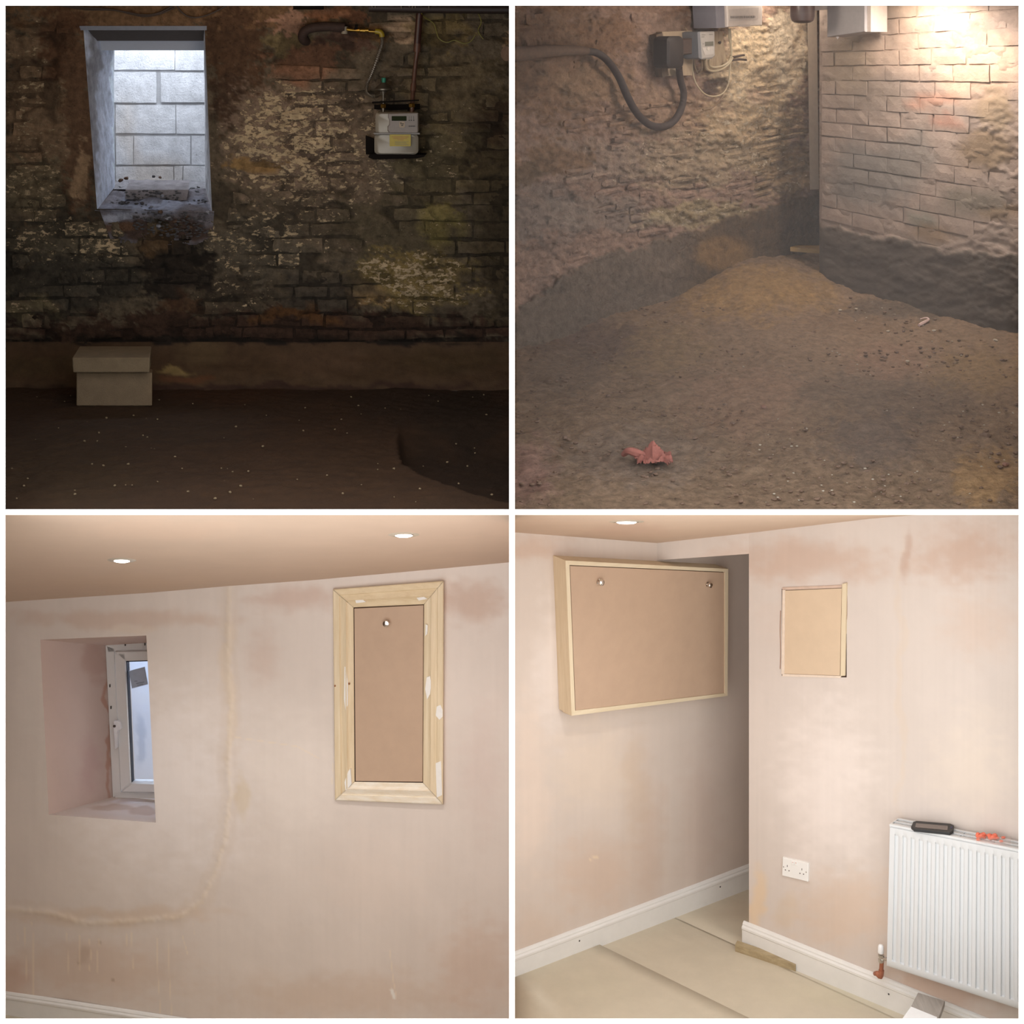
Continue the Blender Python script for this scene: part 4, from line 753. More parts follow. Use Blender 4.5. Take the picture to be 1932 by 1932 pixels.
def p4(x, y):
    c, f = p4b(x, y); x = np.asarray(x, float); y = np.asarray(y, float)
    vs = (fbm(x/7, y/160, 150)-.5)[..., None]; c = c*(1+vs*.04)
    d = dseg(x, y, LINE4); m = (1-sst(1, 7, d+(fbm(x/8, y/8, 12)-.5)*10))[..., None]; c = c*(1-m*.35)+lin((230, 212, 188))*m*.35
    m = (1-sst(2, 14, np.abs(d-10)+(fbm(x/10, y/20, 13)-.5)*16))[..., None]*.16; c = c*(1-m)+lin((206, 182, 156))*m
    for dr in drips: m = (1-sst(.4, 1.5, dseg(x, y, dr)))[..., None]*.55; c = c*(1-m)+lin((236, 218, 194))*m
    m = (1-sst(2, 4, dseg(x, y, [(739, 1868), (744, 1882)])))[..., None]; c = c*(1-m)+lin((236, 230, 222))*m
    return np.clip(c, .02, .92), f*0
M4 = painted('fresh_plaster', (240, 230, 215), (1, 1, 1), 70, rough=.7, bump=.12, bd=.004, bscale=9, var=.035, vscale=3, fst=(1, 1, 1))
xs = [[-70, -70, -70, -70], [77, 76, 92, 92], [276, 276, 294, 294], [968, 968, 968, 968]]
ys = [[900, 1207, 1537, 1990], [900, 1207, 1537, 1990], [900, 1199, 1552, 1990], [900, 1199, 1552, 1990]]
X, Y, mask = patches(xs, ys, [50, 66, 250], [90, 110, 140])
dl = dseg(X, Y, LINE4)
off = (fbm(X/130, Y/170, 1)-.5)*.014+.004*np.exp(-(dl/6)**2)*fbm(X/7, Y/7, 3)*2+(fbm(X/14, Y/14, 4)-.5)*.0015
e = sst(0, 20, np.hypot(np.maximum(np.maximum(76-X, X-294), 0), np.maximum(np.maximum(1199-Y, Y-1552), 0))); off = off*e
c, fk = p4(X, Y)
w4 = tag(sheet('wall_back', W4.pa(X, Y, off), c, fk, M4, mask=mask), 'freshly plastered pink wall with deep window recess and boxed-in hatch', 'wall', kind='structure')
# ceiling, a ruled surface rising towards the opening
def ceiling(name, W, line, paint, mat, label, xa, xb, n=170, m=60):
    px = np.linspace(xa, xb, n); py = np.interp(px, [a for a, b in line], [b for a, b in line]); back = W.pa(px, py, -.02)
    front = np.stack([(px-CX)/F*7.0, np.full(n, 7.0), np.full(n, H-(970.8-CY)/F*7.0)], -1)
    t = np.linspace(0, 1, m)[None, :, None]; pos = back[:, None]*(1-t)+front[:, None]*t
    a, b = topix(pos); c, fk = paint(a, b); return sheet(name, pos, c, fk, mat), pos
pc = painter((198, 174, 154), [(300, 1000, 200, 30, (204, 176, 154), .6, .7, None), (250, 1100, 200, 24, (198, 172, 148), .5, .7, None)], G3, 160)
MC3 = M4
c3, cpos3 = ceiling('ceiling', W4, [(-70, 1143), (10, 1137), (277, 1120), (430, 1107), (600, 1095), (960, 1062), (980, 1060)], pc, M4, '', -70, 966)
tag(c3, 'smooth pink plastered ceiling sloping up to the opening, with two downlights', 'ceiling', kind='structure')
def on_surf(pos, px, py):
    a, b = topix(pos); d = (a-px)**2+(b-py)**2; i, j = np.unravel_index(np.argmin(d), d.shape); i = min(max(i, 1), pos.shape[0]-2); j = min(max(j, 1), pos.shape[1]-2)
    p = Vector(pos[i, j]); tx = Vector(pos[i+1, j]-pos[i-1, j]).normalized(); ty = Vector(pos[i, j+1]-pos[i, j-1]).normalized(); n = tx.cross(ty).normalized()
    if n.z > 0: n = -n
    d = P(px, py, 1)-Vector((0, 0, H)); d = Vector(((px-CX)/F, 1, -(py-CY)/F)); t = (p-Vector((0, 0, H))).dot(n)/d.dot(n)
    return Vector((0, 0, H))+d*t, n
ring_m = plain('downlight_ring', (206, 196, 180), .35, .4); glow = emit('lamp_glow', (1, .98, .95), 9)
def downlight(pos, px, py, rad, label, watt, grp='ceiling downlights'):
    p, n = on_surf(pos, px, py); t = empty('downlight', p, label, 'ceiling light', grp)
    obj('trim_ring', MB().lathe(p+n*-.004, n, [(0, rad*.7), (.0, rad*.98), (.004, rad), (.007, rad*.9), (.008, rad*.62), (.003, rad*.58)], 32), ring_m, t, True)
    obj('lamp_lens', MB().lathe(p, n, [(0, rad*.2), (0, rad*.56), (.005, rad*.54), (.008, rad*.42), (.009, rad*.2)], 28), glow, t, True)
    lamp('SPOT', 'downlight_beam', p+n*.06, watt, SOFT, .04, aim=p+n*.06+Vector((0, .02, -1)), spot=114, blend=.95)
downlight(cpos3, 230, 1057, .068, 'left recessed round downlight above the deep window recess', 50)
downlight(cpos3, 762, 1009, .070, 'right recessed round downlight above the wooden-framed hatch', 50)
# deep window recess
WB4 = Wall(10, 9.86, 960, 9.16)
def w4p(px, py, o=0): return WB4.p(px, py, o)
prr = painter((196, 174, 164), [(180, 1250, 30, 60, (176, 144, 132), .6, .6, None), (170, 1450, 30, 80, (184, 152, 146), .5, .7, None), (204, 1370, 6, 200, (170, 116, 90), .6, .5, None)], G3, 170)
win2 = tag(surf('window_2', [W4.p(76, 1207), w4p(202, 1218), w4p(216, 1504), W4.p(92, 1537)], 60, 90, prr, M4, .003, (1, 0, 0), 5, 5), 'white upvc window set deep in a splayed plastered recess', 'window', kind='structure')
def w2part(name, q, n, m, paint, amp=.0, axis=(0, 0, 1), seed=3):
    o = surf(name, q, n, m, paint, M4, amp, axis, seed, 6); o.parent = win2; return o
prs = painter((206, 184, 174), [], G3, 171); w2part('soffit', [W4.p(76, 1207), W4.p(276, 1199), w4p(300, 1212), w4p(202, 1218)], 30, 30, prs)
psl = painter((214, 200, 192), [(210, 1525, 50, 8, (186, 160, 142), .7, .4, None), (270, 1530, 26, 10, (180, 150, 130), .7, .3, None), (240, 1512, 40, 6, (226, 218, 222), .6, .4, None)], G3, 172, 6)
w2part('sill', [W4.p(92, 1537), w4p(216, 1503), w4p(320, 1510), W4.p(294, 1552)], 60, 40, psl, .006)
prx = painter((214, 196, 184), [], G3, 173); w2part('right_reveal', [W4.p(276, 1199), w4p(300, 1212), w4p(322, 1510), W4.p(294, 1552)], 20, 60, prx)
upvc = plain('white_upvc', (226, 224, 222), .3, var=.01); seal = plain('black_seal', (24, 28, 44), .4)
def w2bar(name, pts, off, dep, mat, b=.0, label=None): mb = MB(); f = [w4p(x, y, off) for x, y in pts]; (mb.bev(f, -WB4.n*dep, b) if b else mb.prism(f, -WB4.n*dep)); return obj(name, mb, mat, win2, False, label)
w2bar('window_frame', [(199, 1218), (215, 1222), (228, 1502), (213, 1505)], .02, .08, upvc, .004)
w2bar('window_frame', [(198, 1212), (304, 1206), (300, 1228), (203, 1230)], .02, .08, upvc, .004)
w2bar('window_frame', [(216, 1494), (320, 1496), (320, 1508), (216, 1505)], .02, .08, upvc, .004)
w2bar('sash', [(216, 1230), (235, 1231), (246, 1480), (228, 1494)], .045, .06, upvc, .008)
w2bar('sash', [(216, 1230), (300, 1228), (300, 1246), (234, 1248)], .045, .06, upvc, .008)
w2bar('sash', [(246, 1478), (322, 1480), (322, 1496), (228, 1494)], .045, .06, upvc, .008)
w2bar('glazing_seal', [(234, 1248), (239, 1248), (249, 1478), (245, 1478)], .03, .03, seal)
w2bar('glazing_seal', [(234, 1246), (300, 1244), (300, 1247), (234, 1249)], .03, .03, seal)
w2bar('glazing_seal', [(244, 1477), (322, 1479), (322, 1481), (245, 1480)], .03, .03, seal)
gm, nt, b, Lk = nodes('window_glass'); b.inputs['Base Color'].default_value = (.9, .95, 1, 1); b.inputs['Roughness'].default_value = .02; b.inputs['Transmission Weight'].default_value = 1; b.inputs['IOR'].default_value = 1.02
w2bar('glass', [(236, 1247), (300, 1245), (322, 1481), (246, 1480)], .012, .003, gm)
hd = w2bar('window_handle', [(214, 1362), (220, 1360), (226, 1364), (228, 1376), (222, 1378), (220, 1412), (217, 1414), (213, 1374)], .075, .02, plain('handle_white', (232, 232, 236), .3), .004)
w2bar('lock_barrel', rpoly(213, 1368, 218, 1372.5, 1.5), .078, .004, plain('dark_screw', (70, 62, 58), .4))
w2bar('pane_sticker', [(243, 1266), (273, 1258), (279, 1291), (249, 1299)], .016, .002, plain('sticker_grey', (178, 190, 210), .6))
mb = MB()
for q in ((254, 1284, 256, 1286), (257, 1284, 259, 1286)): mb.prism([w4p(q[0], q[1], .0165), w4p(q[2], q[1], .0165), w4p(q[2], q[3], .0165), w4p(q[0], q[3], .0165)], -WB4.n*.0005)
for q in ((257, 1289, 272, 1286, 1.5), (259, 1292.5, 270, 1290, 1.2)): mb.prism([w4p(q[0], q[1], .0165), w4p(q[2], q[3], .0165), w4p(q[2], q[3]+q[4], .0165), w4p(q[0], q[1]+q[4], .0165)], -WB4.n*.0005)
o = obj('sticker_print', mb, plain('sticker_faint', (132, 142, 162), .6), win2); o['kind'] = 'stuff'
for k, (x, y) in enumerate([(207, 1294), (209, 1335), (236, 1216), (273, 1215)]): w2bar('frame_hole', rpoly(x-1, y-3, x+1.2, y+3, 1), .024, .004, plain('dark_screw', (70, 62, 58), .4))
WO = Wall(10, 10.25, 960, 9.6)
u, v = np.meshgrid(np.linspace(195, 420, 60), np.linspace(1120, 1600, 90), indexing='ij')
po = painter((202, 212, 230), [(262, 1400, 12, 60, (168, 182, 206), .7, .5, None), (262, 1310, 30, 30, (214, 222, 238), .5, .6, None)], (.9, .9, .9), 180); c, fk = po(u, v)
tag(sheet('wall_back', WO.pa(u, v, 0), c, fk, M4), 'blue-white rendered light well wall behind the upvc window', 'wall', kind='structure')
# hatch with mitred architrave
pine = wood('pale_pine', (214, 192, 156), (232, 214, 184), (45, 45, 3)); pineh = wood('pale_pine_across', (212, 188, 150), (230, 210, 176), (3, 45, 45)); filler = plain('white_filler', (238, 234, 228), .8, var=.03)
mdf = plain('mdf_board', (190, 162, 138), .7, var=.03, scale=14); mdf2 = plain('mdf_light', (212, 188, 160), .7, var=.03, scale=14)
ht = empty('hatch', W4.p(733, 1520, 0), 'tall wall hatch with mitred pale pine moulding and brown board door', 'hatch')
O = [(628, 1112), (837, 1096), (836, 1518), (632, 1510)]; I = [(667, 1146), (800, 1140), (798, 1477), (669, 1475)]
def lerp2(a, b, t): return (a[0]+(b[0]-a[0])*t, a[1]+(b[1]-a[1])*t)
prof = [(0, 0.0), (0, .024), (.04, .027), (.30, .027), (.34, .021), (.42, .023), (.62, .030), (.70, .022), (.78, .018), (.95, .016), (1, .012), (1, 0.0)]
def mould(W, Oc, Ic, k, prof, name, mat, par):
    a, b2 = Oc[k], Oc[(k+1) % 4]; c_, d_ = Ic[k], Ic[(k+1) % 4]; g = .0015; vs = []
    for (t, o) in prof:
        p, q = lerp2(a, c_, t), lerp2(b2, d_, t); p, q = lerp2(p, q, g), lerp2(q, p, g); vs.append(W.p(p[0], p[1], o)); vs.append(W.p(q[0], q[1], o))
    mb = MB(); n = len(prof); mb.add(vs, [(2*i, 2*i+1, 2*i+3, 2*i+2) for i in range(n-1)]+[tuple(range(0, 2*n, 2)), tuple(range(2*n-1, 0, -2))]); return obj(name, mb, mat, par)
for k, m_ in enumerate([pineh, pine, pineh, pine]): mould(W4, O, I, k, prof, 'moulding', m_ if k != 2 else wood('whitened_pine', (226, 208, 180), (240, 232, 218), (3, 45, 45)), ht)
wprism(W4, [(665, 1144), (802, 1138), (800, 1479), (667, 1477)], .006, .02, 'gap_shade_sheet', plain('dark_gap', (60, 40, 28), .9), ht)  # dark sheet behind the door paints the shade in its gap
wprism(W4, [(668.5, 1148.5), (798.5, 1142), (796.8, 1475), (671, 1473.5)], .012, .01, 'hatch_door', mdf, ht)
def knob(W, x, y, r, par, base=.012):
    mb = MB(); mb.lathe(W.p(x, y, base), W.n, [(0, r*.8), (.003, r*.8), (.004, r*.45), (.012, r*.45), (.016, r*.85), (.022, r), (.029, r*.85), (.033, r*.4)], 20)
    return obj('knob', mb, plain('chrome_knob', (225, 220, 215), .12, 1., var=0), par, True)
knob(W4, 731, 1174, .019, ht)
for pts in ([(650, 1258), (653, 1258), (656, 1290), (656, 1330), (652, 1340), (649, 1320)], [(805, 1278), (811, 1276), (814, 1290), (811, 1310), (806, 1320), (802, 1300)], [(824, 1333), (831, 1330), (835, 1340), (835, 1352), (829, 1358), (822, 1350)], [(803, 1178), (807, 1180), (806, 1196), (802, 1200)],
            [(670, 1132), (684, 1131), (690, 1136), (672, 1138)], [(786, 1128), (800, 1126), (806, 1130), (790, 1133)], [(657, 1455), (661, 1450), (663, 1480), (652, 1492), (650, 1476)], [(822, 1440), (832, 1436), (834, 1500), (824, 1505)]):
    mb = MB(); f = [W4.p(x, y, .0285) for x, y in pts]; mb.prism(f, -W4.n*.012); obj('filler_patch', mb, filler, ht)
for x, y in ((632, 1294), (659, 1290)): mb = MB(); mb.rock(W4.p(x, y, .028), .006, .003, .007, R); obj('wood_knot', mb, plain('knot_brown', (150, 96, 60), .7), ht)
# skirting profile swept along a wall
SK = [(0, 0), (.019, 0), (.019, .086), (.0225, .090), (.0225, .099), (.019, .103), (.015, .106), (.015, .112), (.009, .119), (.003, .122), (0, .122)]
skw = plain('white_skirting', (232, 230, 226), .45, var=.03, scale=12)
def skirting(W, xa, xb, za, name='baseboard_left', label='', mat=None, hs=1., nseg=1):
    a = W.p(xa, 1000, 0); b2 = W.p(xb, 1000, 0); vs = []
    for p in (a, b2):
        for o, h_ in SK: q = p+W.n*o; q.z = za+h_*hs; vs.append(q)
    n = len(SK); mb = MB(); mb.add(vs, [(i, i+1, n+i+1, n+i) for i in range(n-1)]+[tuple(range(n))[::-1], tuple(range(n, 2*n))])
    return tag(obj(name, mb, mat or skw, base=(0, 0, 0)), label, 'skirting', kind='structure')
zb3 = W4.p(10, 1873, .02).z
skirting(W4, -60, 968, zb3-.122, 'baseboard_back', 'white moulded skirting board at the foot of the wall with the window')
mb = MB(); box(mb, XL, 0, YF+.02, 9.9, zb3-.2, zb3-.122); tag(obj('floor', mb, plain('board_floor', (196, 186, 166), .7), base=(0, 0, 0)), 'pale boarded floor of the room with the deep window', 'floor', kind='structure')
for pts, lb in (([(782, 1011.5), (795, 1010.5), (797, 1011), (784, 1012.6)], 'short dark crack in the ceiling beside the right downlight'),):
    pass
# ================================================================== ROOM 4: plastered room with radiator
FL = 1685/F*8.3; Z4 = H-FL
W5 = Wall(972, FL*F/1743, 1413, FL*F/1573)      # left wall running back into the passage
W6 = Wall(1413, FL*F/1690, 1711, FL*F/1813)     # wall with socket and radiator
B5 = [(1050, 1250, 60, 200, (224, 212, 204), .8, .7, None), (1000, 1500, 50, 250, (224, 204, 188), .6, .7, None), (1120, 1450, 120, 120, (222, 204, 186), .6, .7, None), (1130, 1650, 120, 110, (208, 176, 152), .75, .7, None), (1230, 1600, 40, 200, (198, 166, 144), .6, .7, None),  # brown top patch paints dimmer light under the ceiling into the plaster
    (1000, 1030, 120, 40, (190, 152, 126), .8, .7, None), (1200, 1480, 40, 160, (204, 176, 148), .6, .7, None), (1320, 1550, 60, 220, (196, 168, 152), .5, .8, None), (1020, 1760, 80, 60, (208, 180, 156), .5, .7, None)]
p5b = painter((211, 197, 186), soft(B5), G3, 191, 18, 60)
def vstreak(x, y, s): return (1+(fbm(np.asarray(x)/6, np.asarray(y)/260, s)-.5)*.045)[..., None]
def p5(x, y): c, f = p5b(x, y); m = (1-sst(1, 3, dseg(np.asarray(x, float), np.asarray(y, float), [(1113, 1621), (1128, 1616)])))[..., None]*.7; c = c*(1-m)+lin((236, 216, 186))*m; return np.clip(c*vstreak(x, y, 201), .02, .92), f*0
u, v = np.meshgrid(np.linspace(966, 1700, 220), np.linspace(930, 1900, 200), indexing='ij'); c, fk = p5(u, v)
off = (fbm(u/120, v/200, 1)-.5)*.01
tag(sheet('wall_left', W5.pa(u, v, off), c, fk, M4), 'pink plastered wall running back into the dark passage behind the boxed panel', 'wall', kind='structure')
B6 = [(1560, 1500, 130, 260, (230, 218, 210), .8, .8, None), (1500, 1180, 90, 60, (206, 182, 166), .5, .7, None), (1520, 1060, 260, 60, (190, 152, 126), .85, .7, None), (1830, 1040, 160, 90, (182, 140, 112), .9, .8, None), (1850, 1180, 120, 90, (206, 178, 158), .7, .8, None), (1830, 1450, 120, 160, (222, 208, 194), .7, .8, None),  # dark top patches and pale centre paint the uneven light on this wall
    (1702, 1300, 10, 330, (214, 192, 166), .25, .5, None), (1712, 1050, 12, 60, (168, 122, 92), .6, .5, None), (1430, 1700, 24, 100, (226, 196, 158), .6, .6, None), (1600, 1720, 150, 110, (214, 190, 170), .7, .7, None), (1490, 1720, 30, 50, (206, 182, 150), .5, .6, None), (1800, 1860, 200, 60, (196, 156, 130), .8, .6, None)]
p6b = painter((210, 198, 189), soft(B6), G3, 211, 18, 60)
def p6(x, y): c, f = p6b(x, y); return np.clip(c*vstreak(x, y, 221), .02, .92), f*0
u, v = np.meshgrid(np.linspace(1413, 1990, 200), np.linspace(930, 1990, 260), indexing='ij'); c, fk = p6(u, v)
tag(sheet('wall_right', W6.pa(u, v, 0), c, fk, M4), 'pink plastered wall with small hatch, double socket and radiator', 'wall', kind='structure')
# header over the passage, its soffit and the passage side wall
aH = W5.p(1240, 1040, 0); bH = W6.p(1413, 1040, 0)
def zat(p, py): return H-(py-CY)/F*p.y
q = [Vector((aH.x, aH.y, zat(aH, 940))), Vector((bH.x, bH.y, zat(bH, 940))), Vector((bH.x, bH.y, zat(bH, 1045))), Vector((aH.x, aH.y, zat(aH, 1057)))]
pos = quadpatch(None, q, None, 40, 30, None); a, b2 = topix(pos); c, fk = p6(a+0, b2)
tag(sheet('wall_header', pos, c, fk, M4), 'plastered downstand header over the passage opening', 'wall', kind='structure')
dW = Vector((W5.u.x, W5.u.y, 0)); dW = dW if dW.x > 0 else -dW
q = [q[3], q[2], q[2]+dW*1.3+Vector((0, 0, -.10)), q[3]+dW*1.6+Vector((0, 0, -.16))]
pos = quadpatch(None, q, None, 20, 20, None); a, b2 = topix(pos); c, fk = p5(a*0+1200, a*0+1300)
tag(sheet('ceiling_passage', pos, c, fk, M4), 'low plastered soffit of the dark passage', 'ceiling', kind='structure')
q = [Vector((bH.x, bH.y, H-1.8)), bH+dW*1.35+Vector((0, 0, H-1.8-bH.z)), bH+dW*1.35+Vector((0, 0, Z4-bH.z)), Vector((bH.x, bH.y, Z4))]
pos = quadpatch(None, q, None, 20, 20, None); a, b2 = topix(pos); c, fk = p6(a*0+1420, a*0+1300)
tag(sheet('wall_side', pos, c, fk, M4), 'side wall of the dark passage behind the corner', 'wall', kind='structure')
e0 = bH+dW*1.3; mb = MB(); mb.hexa([Vector((e0.x-1, e0.y-.1+.6, Z4)), Vector((e0.x+.4, e0.y-.15, Z4)), Vector((e0.x+.4, e0.y-.15, H-1.8)), Vector((e0.x-1, e0.y+.5, H-1.8)), Vector((e0.x-1, e0.y+.65, Z4)), Vector((e0.x+.4, e0.y, Z4)), Vector((e0.x+.4, e0.y, H-1.8)), Vector((e0.x-1, e0.y+.65, H-1.8))])
tag(obj('wall_back', mb, shell2, base=(0, 0, 0)), 'end wall of the dark passage', 'wall', kind='structure')
# ceiling
cl = [(966, 1004.5, 'a'), (1240, 1025, 'a'), (1413, 1006, 'b'), (1640, 979, 'b'), (1760, 969, 'b'), (1990, 955, 'b')]
pts = [(W5 if k == 'a' else W6).p(x, y, -.01) for x, y, k in cl]; pxs = [x for x, y, k in cl]
px = np.linspace(966, 1990, 170); back = np.stack([np.interp(px, pxs, [p[i] for p in pts]) for i in range(3)], -1)
front = np.stack([(px-CX)/F*7.0, np.full(170, 7.0), np.full(170, H-(970.8-CY)/F*7.0)], -1)
t = np.linspace(0, 1, 50)[None, :, None]; cpos4 = back[:, None]*(1-t)+front[:, None]*t
pc4 = painter((200, 176, 156), [(1180, 1000, 120, 20, (190, 160, 142), .5, .8, None)], G3, 230); a, b2 = topix(cpos4); c, fk = pc4(a, b2)
tag(sheet('ceiling', cpos4, c, fk, M4), 'pink plastered ceiling over the boxed panel with one downlight', 'ceiling', kind='structure')
downlight(cpos4, 1182, 984, .078, 'recessed round downlight above the big boxed-in panel', 24)
# floor boards
pf4 = painter((206, 196, 176), [(1020, 1890, 20, 7, (226, 220, 204), .8, .3, None), (1240, 1900, 12, 5, (224, 220, 204), .8, .3, None), (1170, 1800, 40, 10, (214, 206, 188), .6, .5, None), (1320, 1820, 14, 5, (220, 216, 206), .7, .4, None), (1100, 1870, 160, 60, (202, 194, 172), .6, .8, None),
    (1390, 1720, 60, 40, (190, 174, 152), .6, .8, None), (1600, 1880, 200, 30, (208, 200, 176), .6, .7, None), (1665, 1905, 14, 4, (150, 122, 90), .6, .5, None), (1300, 1770, 60, 10, (214, 204, 184), .5, .6, None)], (1., 1., 1.), 240, 8)
M7 = painted('floor_board', (236, 232, 222), (1, 1, 1), 60, rough=.7, bump=.15, bd=.002, bscale=60, var=.05, vscale=8)
def board(name, q, parent):
    mb = MB(); c0 = sum(q, Vector())/4; n = 30; pos = quadpatch(None, q, None, n, n, None); a, b2 = topix(pos); c, fk = pf4(a, b2)
    fk = fk*0+.20; o = sheet(name, pos, c, fk, M7, parent, smooth=False); m = o.modifiers.new('t', 'SOLIDIFY'); m.thickness = .012; m.offset = -1; return o
def fl(x, y): Yd = FL*F/(y-CY); return P(x, y, Yd)
f4 = MB(); f4.hexa([Vector((0, YF+.02, Z4-.05)), Vector((XR, YF+.02, Z4-.05)), Vector((XR, YF+.02, Z4-.014)), Vector((0, YF+.02, Z4-.014)), Vector((0, 10, Z4-.05)), Vector((XR, 10, Z4-.05)), Vector((XR, 10, Z4-.014)), Vector((0, 10, Z4-.014))])
f4o = tag(obj('floor', f4, plain('board_gap_dark', (110, 92, 74), .9), base=(0, 0, 0)), 'pale grey-beige chipboard floor of the radiator room', 'floor', kind='structure')
# joints: seam 1 from (1200,1820) to (1405,1921); seam 2 short by the skirting
s1a, s1b = fl(1200, 1820), fl(1405, 1921); d1 = (s1b-s1a).normalized(); n1 = Vector((-d1.y, d1.x, 0)); n1 = n1 if n1.x > 0 else -n1
j2 = fl(1278, 1733); j3 = fl(1382, 1693)
A0 = s1a-d1*6; g = .0016
wseam = (j2-s1a).dot(n1)
def bl_(k, x): p = s1a+n1*k; return p+d1*((x-p.x)/d1.x)
for k0, k1 in ((-g, -2.6), (g, wseam), (wseam+g*2, 3.)):
    board('floorboard', [bl_(k0, .013), bl_(k0, XR), bl_(k1, XR), bl_(k1, .013)], f4o)
skirting(W5, 966, 1640, Z4, 'baseboard_left', 'white moulded skirting board running back along the left wall into the passage', hs=1.0)
s6 = skirting(W6, 1404, 1990, Z4, 'baseboard_right', 'white moulded skirting board under the socket and radiator', hs=1.06)
for x, y, W_ in ((1093, 1775, W5), (1358.6, 1673, W5), (1677, 1875.5, W6)):
    mb = MB(); mb.lathe(W_.p(x, y, .018), W_.n, [(0, .0045), (.002, .0042)], 8); tag(obj('screw_hole', mb, plain('screw_dark', (60, 56, 54), .6)), {1093: 'dark nail hole in the near end of the left skirting', 1358.6: 'dark nail hole in the far end of the left skirting', 1677: 'dark nail hole in the skirting left of the grey plank'}[x], 'nail hole')
# big boxed panel on the left wall
bx = empty('boxed_panel', W5.p(1220, 1350, 0), 'large shallow timber-framed box with brown board front and two chrome knobs', 'panel')
FO = [(1067, 1057.5), (1374, 1073.5), (1372.5, 1313), (1078.5, 1350.5)]; FI = [(1074.5, 1066), (1367.5, 1079), (1367.5, 1308), (1085, 1341)]
D = .10
pinel = wood('box_pine', (214, 196, 164), (230, 214, 186), (45, 45, 3)); pinelh = wood('box_pine_across', (212, 194, 162), (228, 212, 184), (3, 3, 45))
for k in range(4):
    a_, b_, c_, d_ = FO[k], FO[(k+1) % 4], FI[(k+1) % 4], FI[k]; mb = MB(); f = [W5.p(*a_, D), W5.p(*b_, D), W5.p(*c_, D), W5.p(*d_, D)]; mb.prism(f, -W5.n*(D-.0)); obj('frame_rail' if k % 2 == 0 else 'frame_stile', mb, pinel if k % 2 else pinelh, bx)
# side board: covers the left flank, from the front edge back to the wall
mb = MB(); mb.hexa([W5.p(1051, 1058, .004), W5.p(1067.2, 1057.5, D-.001), W5.p(1078.6, 1350.5, D-.001), W5.p(1062, 1344, .004)]+[W5.p(1056, 1060, .004), W5.p(1071, 1060, D-.001), W5.p(1082, 1347, D-.001), W5.p(1067, 1342, .004)])
sd = obj('side_board', mb, pinel, bx)
wprism(W5, [(1073, 1064), (1369, 1077), (1369, 1310), (1083, 1343)], D-.012, .02, 'shadow_gap', plain('dark_gap', (60, 40, 28), .9), bx)
wprism(W5, [(1075.6, 1067.6), (1366.8, 1080.4), (1366.8, 1307.4), (1086, 1340)], D-.004, .012, 'front_board', mdf, bx)
knob(W5, 1129, 1097, .0165, bx, D-.004); knob(W5, 1334, 1102, .014, bx, D-.004)
for x, y, o in ((1053, 1062, .02), (1063, 1062, .075), (1055.5, 1070, .03), (1057, 1139, .02), (1061.5, 1161, .045), (1060.5, 1211, .03), (1066, 1321, .03)):
    mb = MB(); mb.rock(W5.p(x, y, o), .0035, .0035, .005, R); obj('screw', mb, plain('screw_dark', (60, 56, 54), .6), bx)
# small hatch on the right wall
sh = empty('small_hatch', W6.p(1535, 1275, 0), 'small square board hatch with a thin pine strip down its right edge', 'hatch')
wprism(W6, [(1475, 1111), (1597, 1106), (1597, 1278), (1475, 1275)], .002, .02, 'recess', plain('dark_gap', (60, 40, 28), .9), sh)  # dark sheet gives the gaps round the board their painted shade
wprism(W6, [(1481.6, 1114.5), (1588, 1110), (1584.6, 1274.6), (1480, 1271)], .006, .01, 'hatch_board', mdf2, sh)
wprism(W6, [(1588.6, 1102), (1597, 1100), (1594, 1275), (1585.6, 1275.5)], .010, .012, 'right_strip', pinel, sh)
wprism(W6, [(1476, 1113), (1481, 1113), (1479.6, 1272), (1474.5, 1272)], .009, .012, 'left_strip', plain('plastered_strip', (226, 208, 190), .7), sh)
wprism(W6, [(1476, 1271.6), (1586, 1275.4), (1586, 1279), (1476, 1276)], .009, .012, 'bottom_strip', plain('plastered_strip', (226, 208, 190), .7), sh)
wprism(W6, [(1476, 1108.5), (1588, 1104), (1588, 1109), (1476, 1113.5)], .004, .008, 'top_strip', plain('plaster_top', (206, 180, 162), .7), sh)
crk = plain('crack_brown', (150, 112, 84), .9)
for pl, lb in (([(1473, 1152), (1472, 1190), (1473, 1230), (1472, 1262)], 'left'), ([(1598, 1100), (1598, 1160), (1596, 1180), (1597, 1220), (1595, 1250), (1594, 1273)], 'right')):
    obj('plaster_crack', MB().tube([W6.p(x, y, -.0005) for x, y in pl], .0022, 6), crk, sh)
# double socket
sk = empty('double_socket', W6.p(1500, 1664, 0), 'white double plug socket on the pink wall', 'socket')
Q = [(1476, 1617.5), (1525, 1628.5), (1524, 1664), (1475, 1652)]
scw = plain('socket_white', (240, 238, 234), .25, var=0)
mb = MB(); mb.bev([W6.p(x, y, .013) for x, y in Q], -W6.n*.013, .003); obj('face_plate', mb, scw, sk)
def qm(s, t): a = lerp2(Q[0], Q[1], s); b = lerp2(Q[3], Q[2], s); return lerp2(a, b, t)
for s0 in (.36, .48):
    f = [qm(s0, .12), qm(s0+.085, .12), qm(s0+.085, .30), qm(s0, .30)]; wprism(W6, f, .0165, .004, 'rocker_switch', scw, sk, b=.001)
    mb = MB(); f = [qm(s0+.02, .13), qm(s0+.065, .13), qm(s0+.065, .155), qm(s0+.02, .155)]; obj('switch_mark', MB().prism([W6.p(*p_, .0167) for p_ in f], -W6.n*.0005), plain('switch_red', (200, 120, 100), .5), sk)
